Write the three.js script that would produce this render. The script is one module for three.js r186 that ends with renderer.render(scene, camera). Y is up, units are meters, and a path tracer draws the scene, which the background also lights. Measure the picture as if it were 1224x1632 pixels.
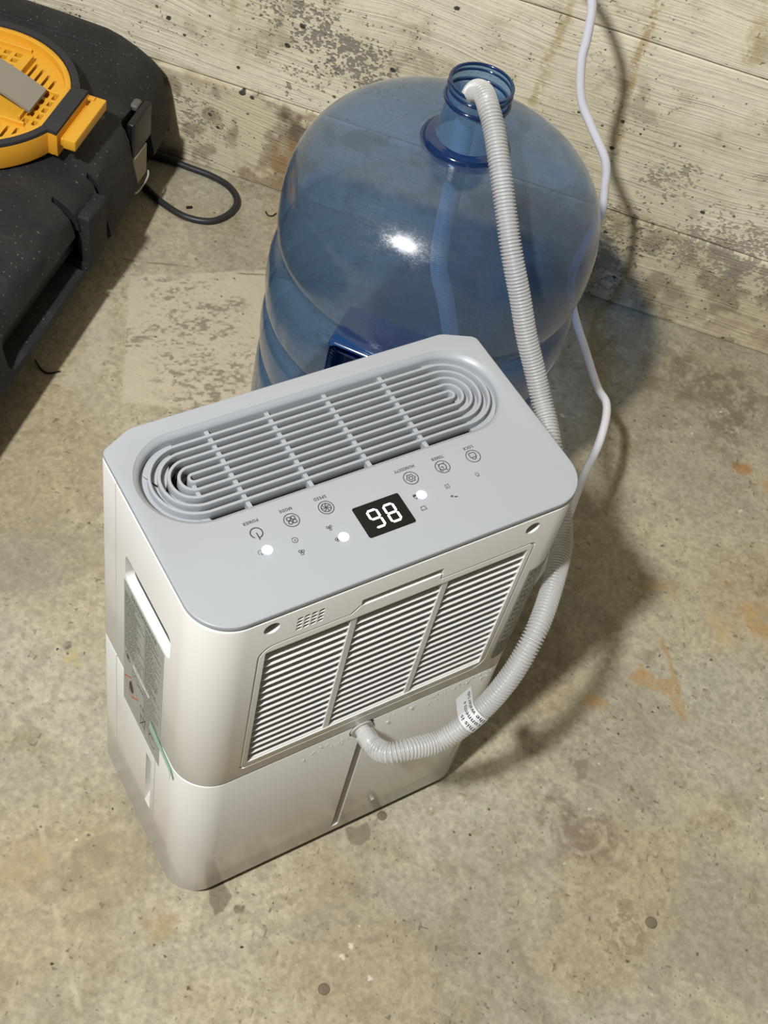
import * as THREE from 'three';
import { mergeGeometries, mergeVertices, toCreasedNormals } from 'three/addons/utils/BufferGeometryUtils.js';
import { RoundedBoxGeometry } from 'three/addons/geometries/RoundedBoxGeometry.js';
import { RectAreaLightUniformsLib } from 'three/addons/lights/RectAreaLightUniformsLib.js';
import { Brush, Evaluator, SUBTRACTION } from 'three-bvh-csg';

// ---------------------------------------------------------------- camera, light, exposure
RectAreaLightUniformsLib.init();
const scene = new THREE.Scene();
scene.background = new THREE.Color(0x000000);
const renderer = new THREE.WebGLRenderer({ antialias: true });
renderer.toneMapping = THREE.LinearToneMapping;
renderer.toneMappingExposure = 1.0;
renderer.shadowMap.enabled = true;
const camera = new THREE.PerspectiveCamera(43.175, 1224 / 1632, 0.05, 30);
camera.position.set(0.0778, 1.0708, 0.5313);
camera.up.set(-0.329, 0.5946, -0.7337);
camera.lookAt(0.0778 - 0.0565, 1.0708 - 0.7879, 0.5313 - 0.6132);
const LAMP = new THREE.Vector3(-0.45, 2.05, 1.03);      // bare bulb hanging from the ceiling, left behind the photographer
const lampLight = new THREE.PointLight(0xffffff, 20);
lampLight.position.copy(LAMP);
lampLight.shadow.radius = 2.7;
lampLight.castShadow = true;
scene.add(lampLight);

// ---------------------------------------------------------------- helpers
const PI = Math.PI;
function rng(seed) { let s = seed >>> 0; return () => { s = (s + 0x6d2b79f5) | 0; let t = Math.imul(s ^ (s >>> 15), 1 | s); t = (t + Math.imul(t ^ (t >>> 7), 61 | t)) ^ t; return ((t ^ (t >>> 14)) >>> 0) / 4294967296; }; }
const HT = new Float32Array(65536); { const r = rng(7); for (let i = 0; i < 65536; i++) HT[i] = r(); }
function vn(x, y) { // value noise 0..1
  const ix = Math.floor(x), iy = Math.floor(y); let fx = x - ix, fy = y - iy; fx = fx * fx * (3 - 2 * fx); fy = fy * fy * (3 - 2 * fy);
  const a = ix & 255, b = (ix + 1) & 255, c = (iy & 255) << 8, d = ((iy + 1) & 255) << 8;
  const p = HT[a + c], q = HT[b + c], r = HT[a + d], s = HT[b + d];
  return p + (q - p) * fx + (r - p + (p - q - r + s) * fx) * fy;
}
function fbm(x, y, n) { let s = 0, a = 0.5, t = 0; for (let i = 0; i < n; i++) { s += a * vn(x, y); t += a; a *= 0.5; x = x * 2.03 + 17.1; y = y * 2.03 + 5.7; } return s / t; }
const sst = (a, b, x) => { x = Math.min(1, Math.max(0, (x - a) / (b - a))); return x * x * (3 - 2 * x); };
const lerp = (a, b, t) => a + (b - a) * t;
const used = {};
function numbered(n) { const k = used[n] = (used[n] ?? -1) + 1; return k ? n + '_' + String(k).padStart(3, '0') : n; }
function shade(o) { o.traverse((m) => { if (m.isMesh) { m.castShadow = true; m.receiveShadow = true; } }); return o; }
function part(name, geo, mat, parent) { const m = new THREE.Mesh(geo, mat); m.name = name; m.castShadow = m.receiveShadow = true; parent.add(m); return m; }
function thing(name, label, category, group) { const g = new THREE.Group(); g.name = numbered(name); g.userData = { label, category }; if (group) g.userData.group = group; scene.add(g); return g; }
function tagged(name, geo, mat, label, category, group) { const m = part(numbered(name), geo, mat, scene); m.userData = { label, category }; if (group) m.userData.group = group; return m; }
function structure(name, geo, mat) { const m = part(name, geo, mat, scene); m.userData.kind = 'structure'; return m; }
const V = (x, y, z) => new THREE.Vector3(x, y, z);
const box = (w, h, d, x = 0, y = 0, z = 0) => new THREE.BoxGeometry(w, h, d).translate(x, y, z);
const rbox = (w, h, d, r, x = 0, y = 0, z = 0, seg = 2) => new RoundedBoxGeometry(w, h, d, seg, r).translate(x, y, z);
const cyl = (r1, r2, h, n = 24) => new THREE.CylinderGeometry(r1, r2, h, n);
const plain = (g) => { const q = g.index ? g.toNonIndexed() : g; for (const k of Object.keys(q.attributes)) if (!['position', 'normal', 'uv'].includes(k)) q.deleteAttribute(k); return q; };
const merged = (list) => mergeGeometries(list.map(plain));
const crease = (g, a = 0.6) => { g = g.index ? g.toNonIndexed() : g.clone(); g.scale(2000, 2000, 2000); g = toCreasedNormals(g, a); return g.scale(1 / 2000, 1 / 2000, 1 / 2000); };   // (its grid is 1 cm wide, so work enlarged)
const std = (o) => new THREE.MeshStandardMaterial(o);
const phy = (o) => new THREE.MeshPhysicalMaterial(o);
const lin = (r, g, b) => new THREE.Color().setRGB(r, g, b);
const evalr = new Evaluator(); evalr.useGroups = false; evalr.attributes = ['position', 'normal', 'uv'];
function carve(geo, cutters) {
  let a = new Brush(plain(geo.clone())); a.updateMatrixWorld();
  for (const c of cutters) { const b = new Brush(plain(c)); b.updateMatrixWorld(); a = evalr.evaluate(a, b, SUBTRACTION); a.updateMatrixWorld(); }
  const g = a.geometry; const n = g.drawRange.count; if (isFinite(n) && g.index) g.setIndex(Array.from(g.index.array.slice(0, n))); g.setDrawRange(0, Infinity);
  return g;
}
// tube along a curve with its own radius along the length; frames carried along without twist
function sweep(points, { radius, sides = 16, step = 0.004, rad = null, closedEnds = true, tension = 0.5, stations = null }) {
  const curve = new THREE.CatmullRomCurve3(points, false, 'centripetal', tension); curve.arcLengthDivisions = 1200;
  const len = curve.getLength(), st = stations ? stations(len) : null, n = st ? st.length - 1 : Math.max(8, Math.round(len / step));
  const pos = [], nor = [], uv = [], idx = [];
  let N = null;
  const P = [], T = [], R = [];
  const U = (i) => st ? Math.min(1, st[i][0] / len) : i / n;
  for (let i = 0; i <= n; i++) { P.push(curve.getPointAt(U(i))); T.push(curve.getTangentAt(U(i))); R.push(st ? st[i][1] : rad ? rad(i / n * len, len) : radius); }
  for (let i = 0; i <= n; i++) {
    const t = T[i]; if (!N) { N = Math.abs(t.y) < 0.9 ? V(0, 1, 0) : V(1, 0, 0); }
    N = N.clone().addScaledVector(t, -N.dot(t)).normalize(); const B = t.clone().cross(N);
    const slope = (R[Math.min(n, i + 1)] - R[Math.max(0, i - 1)]) / Math.max(1e-6, (U(Math.min(n, i + 1)) - U(Math.max(0, i - 1))) * len);
    for (let k = 0; k <= sides; k++) {
      const a = k / sides * 2 * PI, c = Math.cos(a), s = Math.sin(a);
      const d = N.clone().multiplyScalar(c).addScaledVector(B, s);
      pos.push(P[i].x + d.x * R[i], P[i].y + d.y * R[i], P[i].z + d.z * R[i]);
      const nn = d.clone().addScaledVector(t, -slope).normalize(); nor.push(nn.x, nn.y, nn.z); uv.push(i / n * len, k / sides);
    }
  }
  for (let i = 0; i < n; i++) for (let k = 0; k < sides; k++) { const a = i * (sides + 1) + k, b = a + sides + 1; idx.push(a, a + 1, b, b, a + 1, b + 1); }
  if (closedEnds) for (const i of [0, n]) { const c = pos.length / 3; pos.push(P[i].x, P[i].y, P[i].z); const t = T[i].clone().multiplyScalar(i ? 1 : -1); nor.push(t.x, t.y, t.z); uv.push(0, 0); for (let k = 0; k < sides; k++) { const a = i * (sides + 1) + k; if (i) idx.push(c, a, a + 1); else idx.push(c, a + 1, a); } }
  const g = new THREE.BufferGeometry();
  g.setAttribute('position', new THREE.Float32BufferAttribute(pos, 3)); g.setAttribute('normal', new THREE.Float32BufferAttribute(nor, 3)); g.setAttribute('uv', new THREE.Float32BufferAttribute(uv, 2)); g.setIndex(idx);
  return g;
}
function tex(data, w, h, srgb) { const t = new THREE.DataTexture(data, w, h, THREE.RGBAFormat); t.magFilter = THREE.LinearFilter; t.wrapS = t.wrapT = THREE.MirroredRepeatWrapping; if (srgb) t.colorSpace = THREE.SRGBColorSpace; t.needsUpdate = true; return t; }
function canvasTex(w, h, draw) { const c = document.createElement('canvas'); c.width = w; c.height = h; draw(c.getContext('2d'), w, h); const t = new THREE.CanvasTexture(c); t.colorSpace = THREE.SRGBColorSpace; return t; }
const toS = (l) => Math.max(0, Math.min(255, 255 * (l <= 0.0031308 ? 12.92 * l : 1.055 * Math.pow(l, 1 / 2.4) - 0.055)));
function inPoly(p, x, y) { let k = false; for (let i = 0, j = p.length - 1; i < p.length; j = i++) { const [a, b] = p[i], [c, d] = p[j]; if ((b > y) !== (d > y) && x < (c - a) * (y - b) / (d - b) + a) k = !k; } return k; }
function polyDist(p, x, y) { let m = 1e9; for (let i = 0, j = p.length - 1; i < p.length; j = i++) m = Math.min(m, segDist(p[j], p[i], x, y)); return inPoly(p, x, y) ? m : -m; } // inside positive
function segDist([ax, ay], [bx, by], x, y) { const dx = bx - ax, dy = by - ay; const t = Math.max(0, Math.min(1, ((x - ax) * dx + (y - ay) * dy) / (dx * dx + dy * dy))); return Math.hypot(x - ax - t * dx, y - ay - t * dy); }
// a surface picture: base(x, y) -> [r, g, b, height]; then painters confined to boxes
function paintSurface(W, H, x0, x1, y0, y1, base, painters, bumpOut) {
  const R = new Float32Array(W * H * 4);
  const sx = (x1 - x0) / W, sy = (y1 - y0) / H;
  for (let j = 0; j < H; j++) for (let i = 0; i < W; i++) { const o = (j * W + i) * 4; base(x0 + (i + 0.5) * sx, y0 + (j + 0.5) * sy, R, o); }
  for (const [bx0, bx1, by0, by1, f] of painters) {
    const i0 = Math.max(0, Math.floor((bx0 - x0) / sx)), i1 = Math.min(W - 1, Math.ceil((bx1 - x0) / sx)), j0 = Math.max(0, Math.floor((by0 - y0) / sy)), j1 = Math.min(H - 1, Math.ceil((by1 - y0) / sy));
    for (let j = j0; j <= j1; j++) for (let i = i0; i <= i1; i++) f(x0 + (i + 0.5) * sx, y0 + (j + 0.5) * sy, R, (j * W + i) * 4);
  }
  const C = new Uint8Array(W * H * 4), B = new Uint8Array(W * H * 4);
  for (let o = 0; o < W * H * 4; o += 4) { C[o] = toS(R[o]); C[o + 1] = toS(R[o + 1]); C[o + 2] = toS(R[o + 2]); C[o + 3] = 255; const b = Math.max(0, Math.min(255, 255 * R[o + 3])); B[o] = B[o + 1] = B[o + 2] = b; B[o + 3] = 255; }
  return [tex(C, W, H, true), tex(B, W, H, false)];
}
const mixc = (R, o, c, t) => { R[o] += (c[0] - R[o]) * t; R[o + 1] += (c[1] - R[o + 1]) * t; R[o + 2] += (c[2] - R[o + 2]) * t; };
const mulc = (R, o, k) => { R[o] *= k; R[o + 1] *= k; R[o + 2] *= k; };
const bounds = (p, m) => { const xs = p.map((q) => q[0]), ys = p.map((q) => q[1]); return [Math.min(...xs) - m, Math.max(...xs) + m, Math.min(...ys) - m, Math.max(...ys) + m]; };

// ---------------------------------------------------------------- floor
const FX0 = -0.8, FX1 = 0.6, FZ0 = -0.75, FZ1 = 0.65;
function floorBase(x, z, R, o) {
  const w1 = fbm(x * 3.2 + 3, z * 3.2 + 9, 4), w2 = fbm(x * 9 + 31 + w1 * 2, z * 9 + 4, 5), w3 = fbm(x * 42, z * 42 + 60, 4), w4 = vn(x * 900, z * 900), w5 = fbm(x * 260 + 9, z * 260, 3);
  const drag = fbm((x + z * 0.25) * 30, (z - x * 0.25) * 210, 3);
  let t = sst(0.38, 0.62, w1 * 0.5 + w2 * 0.5);
  const A = [0.385, 0.337, 0.235], B = [0.29, 0.262, 0.188], C = [0.335, 0.272, 0.170];
  R[o] = lerp(A[0], B[0], t); R[o + 1] = lerp(A[1], B[1], t); R[o + 2] = lerp(A[2], B[2], t);
  mixc(R, o, C, 0.75 * sst(0.52, 0.72, fbm(x * 6 + 70, z * 6 + 11, 5)));
  mixc(R, o, [0.36, 0.345, 0.255], 0.7 * sst(0.55, 0.7, fbm(x * 5 + 40, z * 7 + 80, 5)));
  mixc(R, o, [0.185, 0.150, 0.090], 0.5 * sst(0.48, 0.76, w3) * sst(0.42, 0.62, fbm(x * 7 + 5, z * 7 + 55, 3)));
  const w6 = fbm(x * 120 + 40, z * 120 + 13, 3); mixc(R, o, [0.20, 0.160, 0.098], 0.34 * sst(0.46, 0.70, w6) * sst(0.3, 0.6, w3)); mulc(R, o, 0.53 + 0.26 * w3 + 0.52 * w5 + 0.18 * w4 + 0.12 * (drag - 0.5));
  const pit = vn(x * 330 + 7, z * 330 + 3); const pm = sst(0.86, 0.95, pit) * sst(0.35, 0.6, w3);
  mulc(R, o, 1 - 0.45 * pm);
  R[o + 3] = 0.5 + 0.30 * (w5 - 0.5) + 0.25 * (w3 - 0.5) + 0.08 * (w4 - 0.5) - 0.25 * pm;
}
const fp = [];
function floorBlob(poly, c, k, edge, rough = 0.006, grain = 0.35) { fp.push([...bounds(poly, 0.02), (x, z, R, o) => { const d = polyDist(poly, x, z) + rough * (fbm(x * 95, z * 95, 4) - 0.5) * 2; const m = sst(-edge, edge, d) * k * (1 - grain + grain * 2 * vn(x * 420, z * 420) * fbm(x * 60 + 5, z * 60, 3)); mixc(R, o, c, Math.min(1, m)); }]); }
function floorSpot(x0, z0, r, c, k, rough = 0.5, soft = 0.4) { fp.push([x0 - 2.2 * r, x0 + 2.2 * r, z0 - 2.2 * r, z0 + 2.2 * r, (x, z, R, o) => { const wx = 1.3 * r * (fbm(x * 0.7 / r + x0 * 40, z * 0.7 / r + 3, 3) - 0.5), wz = 1.3 * r * (fbm(x * 0.7 / r + 9, z * 0.7 / r + z0 * 40, 3) - 0.5); const d = Math.hypot(x - x0 + wx, z - z0 + wz) / r + rough * (fbm(x * 1.6 / r + x0 * 40, z * 1.6 / r + z0 * 70, 4) - 0.5) * 2.4; const m = (1 - sst(1 - soft, 1, d)) * k * (r > 0.004 ? 1.25 * sst(0.30, 0.66, 0.55 * fbm(x * 75 + 3, z * 75, 4) + 0.45 * fbm(x * 240, z * 240, 3)) : 1); mixc(R, o, c, Math.min(1, m)); }]); }
function floorLine(pts, w, c, k) { fp.push([...bounds(pts, 0.02), (x, z, R, o) => { let d = 1e9; for (let i = 1; i < pts.length; i++) d = Math.min(d, segDist(pts[i - 1], pts[i], x + 0.006 * (fbm(x * 30, z * 30, 3) - 0.5), z + 0.006 * (fbm(x * 30 + 9, z * 30, 3) - 0.5))); const m = (1 - sst(w * 0.3, w, d)) * k * sst(0.28, 0.6, fbm(x * 70, z * 70, 3)); mixc(R, o, c, m); R[o + 3] += 0.15 * m; }]); }
{
  // pale square of old mortar with streaky dark mottling, left of the jug
  const pale = [[-0.376, -0.507], [-0.234, -0.592], [-0.12, -0.56], [-0.12, -0.36], [-0.218, -0.353], [-0.306, -0.326]];
  floorBlob(pale, [0.50, 0.44, 0.33], 0.8, 0.003, 0.003, 0.15);
  fp.push([...bounds(pale, 0), (x, z, R, o) => { if (!inPoly(pale, x, z)) return; const u = x * 0.86 - z * 0.5, w = x * 0.5 + z * 0.86; const s = fbm(u * 60, w * 130, 5), s2 = fbm(u * 230 + 3, w * 300, 4), area = fbm(u * 12 + 8, w * 17, 3); mixc(R, o, [0.17, 0.135, 0.085], 0.75 * sst(0.47, 0.66, s * 0.45 + s2 * 0.55) * sst(0.38, 0.62, area)); R[o + 3] += 0.2 * (s2 - 0.5); }]);
  floorBlob([[-0.406, -0.458], [-0.377, -0.461], [-0.347, -0.388], [-0.343, -0.339], [-0.363, -0.319], [-0.379, -0.321], [-0.369, -0.378]], [0.46, 0.42, 0.32], 0.45, 0.004, 0.01, 0.3);
  floorLine([[-0.46, -0.512], [-0.382, -0.534], [-0.230, -0.582], [-0.1, -0.62]], 0.0022, [0.16, 0.12, 0.07], 0.75);
  floorLine([[0.10, -0.345], [0.173, -0.366], [0.327, -0.418], [0.45, -0.45]], 0.0022, [0.46, 0.42, 0.32], 0.4);
  floorLine([[-0.175, 0.136], [-0.12, 0.21], [-0.070, 0.274]], 0.004, [0.5, 0.44, 0.31], 0.4);
  floorLine([[0.150, 0.029], [0.18, 0.04], [0.221, 0.056]], 0.005, [0.2, 0.165, 0.11], 0.35);
  floorLine([[-0.44, -0.215], [-0.388, -0.239], [-0.348, -0.258]], 0.004, [0.2, 0.17, 0.11], 0.4);
  // orange rust splash and its spots
  const rust = [[0.313, -0.268], [0.323, -0.252], [0.341, -0.213], [0.354, -0.181], [0.346, -0.184], [0.333, -0.199], [0.317, -0.203], [0.294, -0.202], [0.288, -0.207], [0.297, -0.226], [0.307, -0.222], [0.317, -0.220], [0.331, -0.225], [0.319, -0.251], [0.309, -0.261]];
  floorBlob(rust, [0.36, 0.215, 0.075], 0.75, 0.0016, 0.005, 0.5);
  floorSpot(0.363, -0.534, 0.011, [0.36, 0.19, 0.06], 0.75); floorSpot(0.392, -0.520, 0.010, [0.4, 0.24, 0.08], 0.6); floorSpot(0.374, -0.361, 0.010, [0.30, 0.16, 0.05], 0.7); floorSpot(0.409, -0.329, 0.022, [0.42, 0.27, 0.10], 0.55); floorSpot(0.259, -0.166, 0.012, [0.42, 0.24, 0.08], 0.6); floorSpot(0.371, -0.305, 0.03, [0.44, 0.31, 0.13], 0.4); floorSpot(0.300, -0.321, 0.016, [0.42, 0.25, 0.09], 0.5);
  floorSpot(-0.219, -0.018, 0.010, [0.45, 0.35, 0.12], 0.7); floorSpot(-0.202, 0.045, 0.006, [0.42, 0.28, 0.1], 0.6); floorSpot(-0.043, 0.179, 0.02, [0.33, 0.23, 0.1], 0.45); floorSpot(-0.168, 0.175, 0.022, [0.40, 0.29, 0.12], 0.4);
  // brown scuffs
  floorSpot(0.279, -0.03, 0.05, [0.17, 0.125, 0.078], 0.65, 0.8, 0.7); floorSpot(0.25, -0.045, 0.022, [0.13, 0.10, 0.065], 0.55, 0.8, 0.7); floorSpot(0.262, -0.092, 0.014, [0.15, 0.115, 0.07], 0.5);
  floorSpot(0.284, -0.651, 0.10, [0.15, 0.118, 0.076], 0.62, 0.9, 0.8); floorSpot(0.38, -0.62, 0.07, [0.17, 0.135, 0.085], 0.5, 0.9, 0.8); floorSpot(0.18, -0.60, 0.09, [0.15, 0.125, 0.085], 0.4, 0.9, 0.8); floorSpot(0.407, -0.371, 0.018, [0.15, 0.105, 0.06], 0.6); floorSpot(0.159, 0.03, 0.05, [0.21, 0.18, 0.12], 0.4, 0.9, 0.8); floorSpot(0.37, 0.10, 0.08, [0.22, 0.19, 0.13], 0.35, 0.9, 0.8); floorSpot(-0.1, 0.14, 0.07, [0.24, 0.19, 0.115], 0.4, 0.9, 0.8); floorSpot(0.18, -0.16, 0.06, [0.16, 0.125, 0.075], 0.4, 0.9, 0.8);
  floorSpot(-0.33, -0.12, 0.08, [0.24, 0.215, 0.15], 0.5, 0.9, 0.8); floorSpot(-0.38, -0.68, 0.06, [0.30, 0.255, 0.18], 0.5, 0.9, 0.8);
  fp.push([0.22, 0.34, -0.09, 0.03, (x, z, R, o) => { const a = Math.hypot(x - 0.278, z + 0.028); for (const [r, w] of [[0.034, 0.004], [0.052, 0.003], [0.020, 0.003]]) { const m = (1 - sst(w * 0.4, w, Math.abs(a - r + 0.008 * (fbm(x * 45, z * 45, 3) - 0.5)))) * sst(0.42, 0.62, fbm(x * 50 + 9, z * 50 + 3, 3)); mixc(R, o, [0.45, 0.4, 0.3], 0.35 * m); } }]);
  fp.push([0.30, 0.37, 0.0, 0.09, (x, z, R, o) => { const a = Math.hypot((x - 0.334) / 0.028, (z - 0.042) / 0.036), f = fbm(x * 130, z * 130, 4), m = (1 - sst(0.5, 1.1, a + 0.5 * (fbm(x * 50, z * 50, 3) - 0.5))); const ridge = sst(0.47, 0.5, f) - sst(0.5, 0.56, f); mixc(R, o, [0.20, 0.15, 0.08], 0.45 * m * sst(0.4, 0.6, f)); mixc(R, o, [0.5, 0.43, 0.3], 0.5 * m * ridge); R[o + 3] += m * (f - 0.5) * 0.9; }]);
  // damp patches under the tank
  floorBlob([[-0.014, 0.150], [-0.020, 0.137], [-0.010, 0.128], [0.0, 0.138], [-0.002, 0.152], [-0.006, 0.158]], [0.145, 0.115, 0.075], 0.85, 0.001, 0.004, 0.15);
  floorBlob([[0.074, 0.047], [0.090, 0.034], [0.097, 0.048], [0.091, 0.056], [0.082, 0.058]], [0.17, 0.14, 0.085], 0.85, 0.001, 0.004, 0.15);
  floorSpot(0.012, 0.146, 0.005, [0.16, 0.13, 0.085], 0.8, 0.2, 0.2);
  // specks, crumbs of paint
  for (const [x, z] of [[-0.234, -0.023], [-0.122, 0.103], [-0.112, 0.240], [0.025, 0.175], [0.323, -0.185], [0.290, -0.141], [0.190, -0.019], [0.180, 0.011], [0.318, -0.178], [0.215, 0.111]]) floorSpot(x, z, 0.0013, [0.03, 0.028, 0.024], 1.2, 0.4, 0.3);
  floorSpot(-0.229, -0.03, 0.005, [0.12, 0.11, 0.09], 0.8, 0.5); floorLine([[-0.204, -0.148], [-0.198, -0.142], [-0.196, -0.152], [-0.190, -0.154]], 0.0012, [0.05, 0.045, 0.035], 1.0);
  for (const [x, z, r] of [[0.436, -0.127, 0.0025], [0.110, 0.143, 0.0028], [0.106, 0.154, 0.0032], [0.133, 0.163, 0.0022], [0.279, -0.054, 0.0022], [0.327, -0.61, 0.0025], [0.30, -0.56, 0.002], [0.15, -0.52, 0.003], [0.37, -0.47, 0.003]]) floorSpot(x, z, r, [0.56, 0.51, 0.40], 0.9, 0.6, 0.4);
  const r = rng(21); for (let i = 0; i < 420; i++) { const x = lerp(FX0, FX1, r()), z = lerp(FZ0, FZ1, r()); floorSpot(x, z, 0.0007 + 0.0012 * r(), r() < 0.75 ? [0.09, 0.07, 0.045] : [0.5, 0.45, 0.34], 0.9, 0.5, 0.4); }
}
const [floorMap, floorBump] = paintSurface(2048, 2048, FX0, FX1, FZ0, FZ1, floorBase, fp);
const floorMat = std({ map: floorMap, bumpMap: floorBump, bumpScale: 0.0016, roughness: 0.72 });
const RX0 = -2.0, RX1 = 2.0, RZ1 = 3.0, WZ = -0.7332, CEIL = 2.4;
function uvPlan(g, ax, ay, x0, x1, y0, y1) { const p = g.attributes.position, u = g.attributes.uv, get = (i, a) => a === 'x' ? p.getX(i) : a === 'y' ? p.getY(i) : p.getZ(i); for (let i = 0; i < p.count; i++) u.setXY(i, (get(i, ax) - x0) / (x1 - x0), (get(i, ay) - y0) / (y1 - y0)); return g; }
structure('floor', uvPlan(box(RX1 - RX0 + 0.4, 0.15, RZ1 - WZ + 0.4, 0, -0.075, (RZ1 + WZ) / 2), 'x', 'z', FX0, FX1, FZ0, FZ1), floorMat);

// ---------------------------------------------------------------- board-marked concrete wall, thin old whitewash
const WX0 = -0.8, WX1 = 0.5, WY0 = 0, WY1 = 0.65;
function wallBase(x, y, R, o) {
  const low = y < 0.128;
  const wav = 0.012 * Math.sin(x * 5 + 1) + 0.03 * (fbm(x * 4 + (low ? 30 : 0), y * 3, 3) - 0.5) * (y > 0.2 && x < 0.05 ? 2.2 : 1);
  const gy = (y + wav) * 760, grain = 0.5 * vn(x * 7 + 3, gy) + 0.3 * vn(x * 22, gy * 1.9 + 40) + 0.2 * vn(x * 60, gy * 3.1);
  const g2 = sst(0.30, 0.55, grain), m1 = fbm(x * 6 + 2, y * 9 + 44, 4), m2 = fbm(x * 38, y * 38, 4), sp = vn(x * 420 + 4, y * 420), m3 = fbm(x * 190, y * 190, 3);
  const A = [0.80, 0.725, 0.55], B = [0.66, 0.59, 0.42];
  const t = sst(0.38, 0.7, m1 * 0.6 + m2 * 0.4); R[o] = lerp(A[0], B[0], t); R[o + 1] = lerp(A[1], B[1], t); R[o + 2] = lerp(A[2], B[2], t);
  if (low) { mixc(R, o, [0.52, 0.43, 0.27], 0.55); mixc(R, o, [0.26, 0.20, 0.125], 0.7 * sst(0.5, 0.68, m2)); }
  else mixc(R, o, [0.38, 0.32, 0.21], 0.55 * sst(0.6, 0.76, m2) * sst(0.4, 0.6, m1));
  mulc(R, o, 0.80 + 0.13 * g2 + 0.10 * (m3 - 0.5));
  mixc(R, o, [0.34, 0.28, 0.19], 0.34 * (1 - sst(0.16, 0.30, grain)));
  const dots = sst(0.87, 0.93, sp) * sst(0.45, 0.6, m2); mulc(R, o, 1 - 0.6 * dots);
  R[o + 3] = 0.5 + 0.34 * (grain - 0.5) + 0.22 * (m2 - 0.5) + 0.12 * (m3 - 0.5) - 0.2 * dots;
}
const wp = [];
function wallPeel(poly, k, thr) { wp.push([...bounds(poly, 0.05), (x, y, R, o) => { const d = polyDist(poly, x, y); const f = fbm(x * 330, y * 380, 3) * 0.6 + fbm(x * 90 + 8, y * 110, 3) * 0.4; const m = sst(thr, thr + 0.05, f + Math.max(-0.35, Math.min(0.12, d * 5))) * k; mixc(R, o, [0.225, 0.205, 0.165], m); R[o + 3] -= 0.22 * m; }]); }
function wallStain(poly, c, k, edge = 0.01, rough = 0.014) { wp.push([...bounds(poly, 0.03), (x, y, R, o) => { const d = polyDist(poly, x, y) + rough * (fbm(x * 45, y * 45, 4) - 0.5) * 2; const m = sst(-edge, edge, d) * k * sst(0.3, 0.62, fbm(x * 80 + 3, y * 80, 4)); mixc(R, o, c, m); }]); }
function wallDrip(pts, w, c, k) { wp.push([...bounds(pts, 0.04), (x, y, R, o) => { let d = 1e9; const q = x + 0.008 * (fbm(x * 20, y * 26, 3) - 0.5); for (let i = 1; i < pts.length; i++) d = Math.min(d, segDist(pts[i - 1], pts[i], q, y)); const m = (1 - sst(w * 0.3, w, d + w * 0.9 * (fbm(x * 130, y * 70, 4) - 0.45))) * k * 1.2 * sst(0.32, 0.6, 0.6 * fbm(x * 110, y * 60, 4) + 0.4 * fbm(x * 330, y * 330, 2)); mixc(R, o, c, m); }]); }
function wallDot(x0, y0, r, k = 1) { wp.push([x0 - 2 * r, x0 + 2 * r, y0 - 2 * r, y0 + 2 * r, (x, y, R, o) => { const d = Math.hypot(x - x0, (y - y0) * 1.2) / r + 0.9 * (fbm(x * 0.8 / r + x0 * 90, y * 0.8 / r + y0 * 60, 3) - 0.5); const m = (1 - sst(0.75, 0.95, d)) * k; mixc(R, o, [0.055, 0.048, 0.038], m); R[o + 3] -= 0.25 * m; }]); }
wallPeel([[-0.300, 0.243], [-0.281, 0.256], [-0.257, 0.244], [-0.213, 0.243], [-0.188, 0.228], [-0.165, 0.210], [-0.176, 0.201], [-0.206, 0.196], [-0.237, 0.206], [-0.277, 0.222]], 0.95, 0.50);
wallPeel([[0.150, 0.085], [0.209, 0.145], [0.250, 0.168], [0.294, 0.180], [0.40, 0.16], [0.40, 0.085], [0.290, 0.080], [0.219, 0.085]], 0.7, 0.56);
wallPeel([[-0.265, 0.192], [-0.236, 0.192], [-0.247, 0.163], [-0.282, 0.159]], 0.85, 0.57);
wallPeel([[-0.413, 0.088], [-0.377, 0.096], [-0.350, 0.067], [-0.399, 0.053]], 0.8, 0.54);
wallPeel([[0.06, 0.13], [0.16, 0.13], [0.17, 0.02], [0.07, 0.02]], 0.75, 0.56);
wallPeel([[0.16, 0.205], [0.20, 0.205], [0.20, 0.188], [0.16, 0.188]], 0.7, 0.54);
wallPeel([[-0.46, 0.31], [-0.40, 0.31], [-0.40, 0.29], [-0.46, 0.29]], 0.6, 0.56);
wallStain([[-0.278, 0.117], [-0.250, 0.122], [-0.246, 0.081], [-0.250, 0.015], [-0.293, 0.007], [-0.284, 0.059]], [0.27, 0.155, 0.055], 0.75);
wallStain([[-0.288, 0.128], [-0.245, 0.118], [-0.252, 0.073], [-0.284, 0.080]], [0.115, 0.095, 0.07], 0.85);
wallStain([[-0.33, 0.03], [-0.24, 0.03], [-0.24, -0.01], [-0.33, -0.01]], [0.28, 0.21, 0.12], 0.6);
wallStain([[0.09, 0.05], [0.3, 0.04], [0.45, 0.035], [0.45, 0.0], [0.05, 0.0]], [0.30, 0.235, 0.145], 0.5, 0.012, 0.02);
wallStain([[0.08, 0.14], [0.17, 0.135], [0.18, 0.105], [0.08, 0.09]], [0.25, 0.19, 0.11], 0.6);
wallStain([[-0.47, 0.125], [-0.3, 0.135], [-0.3, 0.118], [-0.47, 0.112]], [0.33, 0.26, 0.15], 0.55);
wallDrip([[0.095, 0.44], [0.094, 0.318], [0.101, 0.25], [0.108, 0.205]], 0.008, [0.38, 0.265, 0.115], 0.6);
wallDrip([[0.012, 0.335], [0.006, 0.295], [0.003, 0.235]], 0.009, [0.42, 0.31, 0.14], 0.55);
wallDrip([[0.199, 0.43], [0.206, 0.365]], 0.014, [0.44, 0.33, 0.15], 0.5);
wallDrip([[0.01, 0.38], [0.014, 0.34]], 0.006, [0.4, 0.29, 0.13], 0.5);
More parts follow.
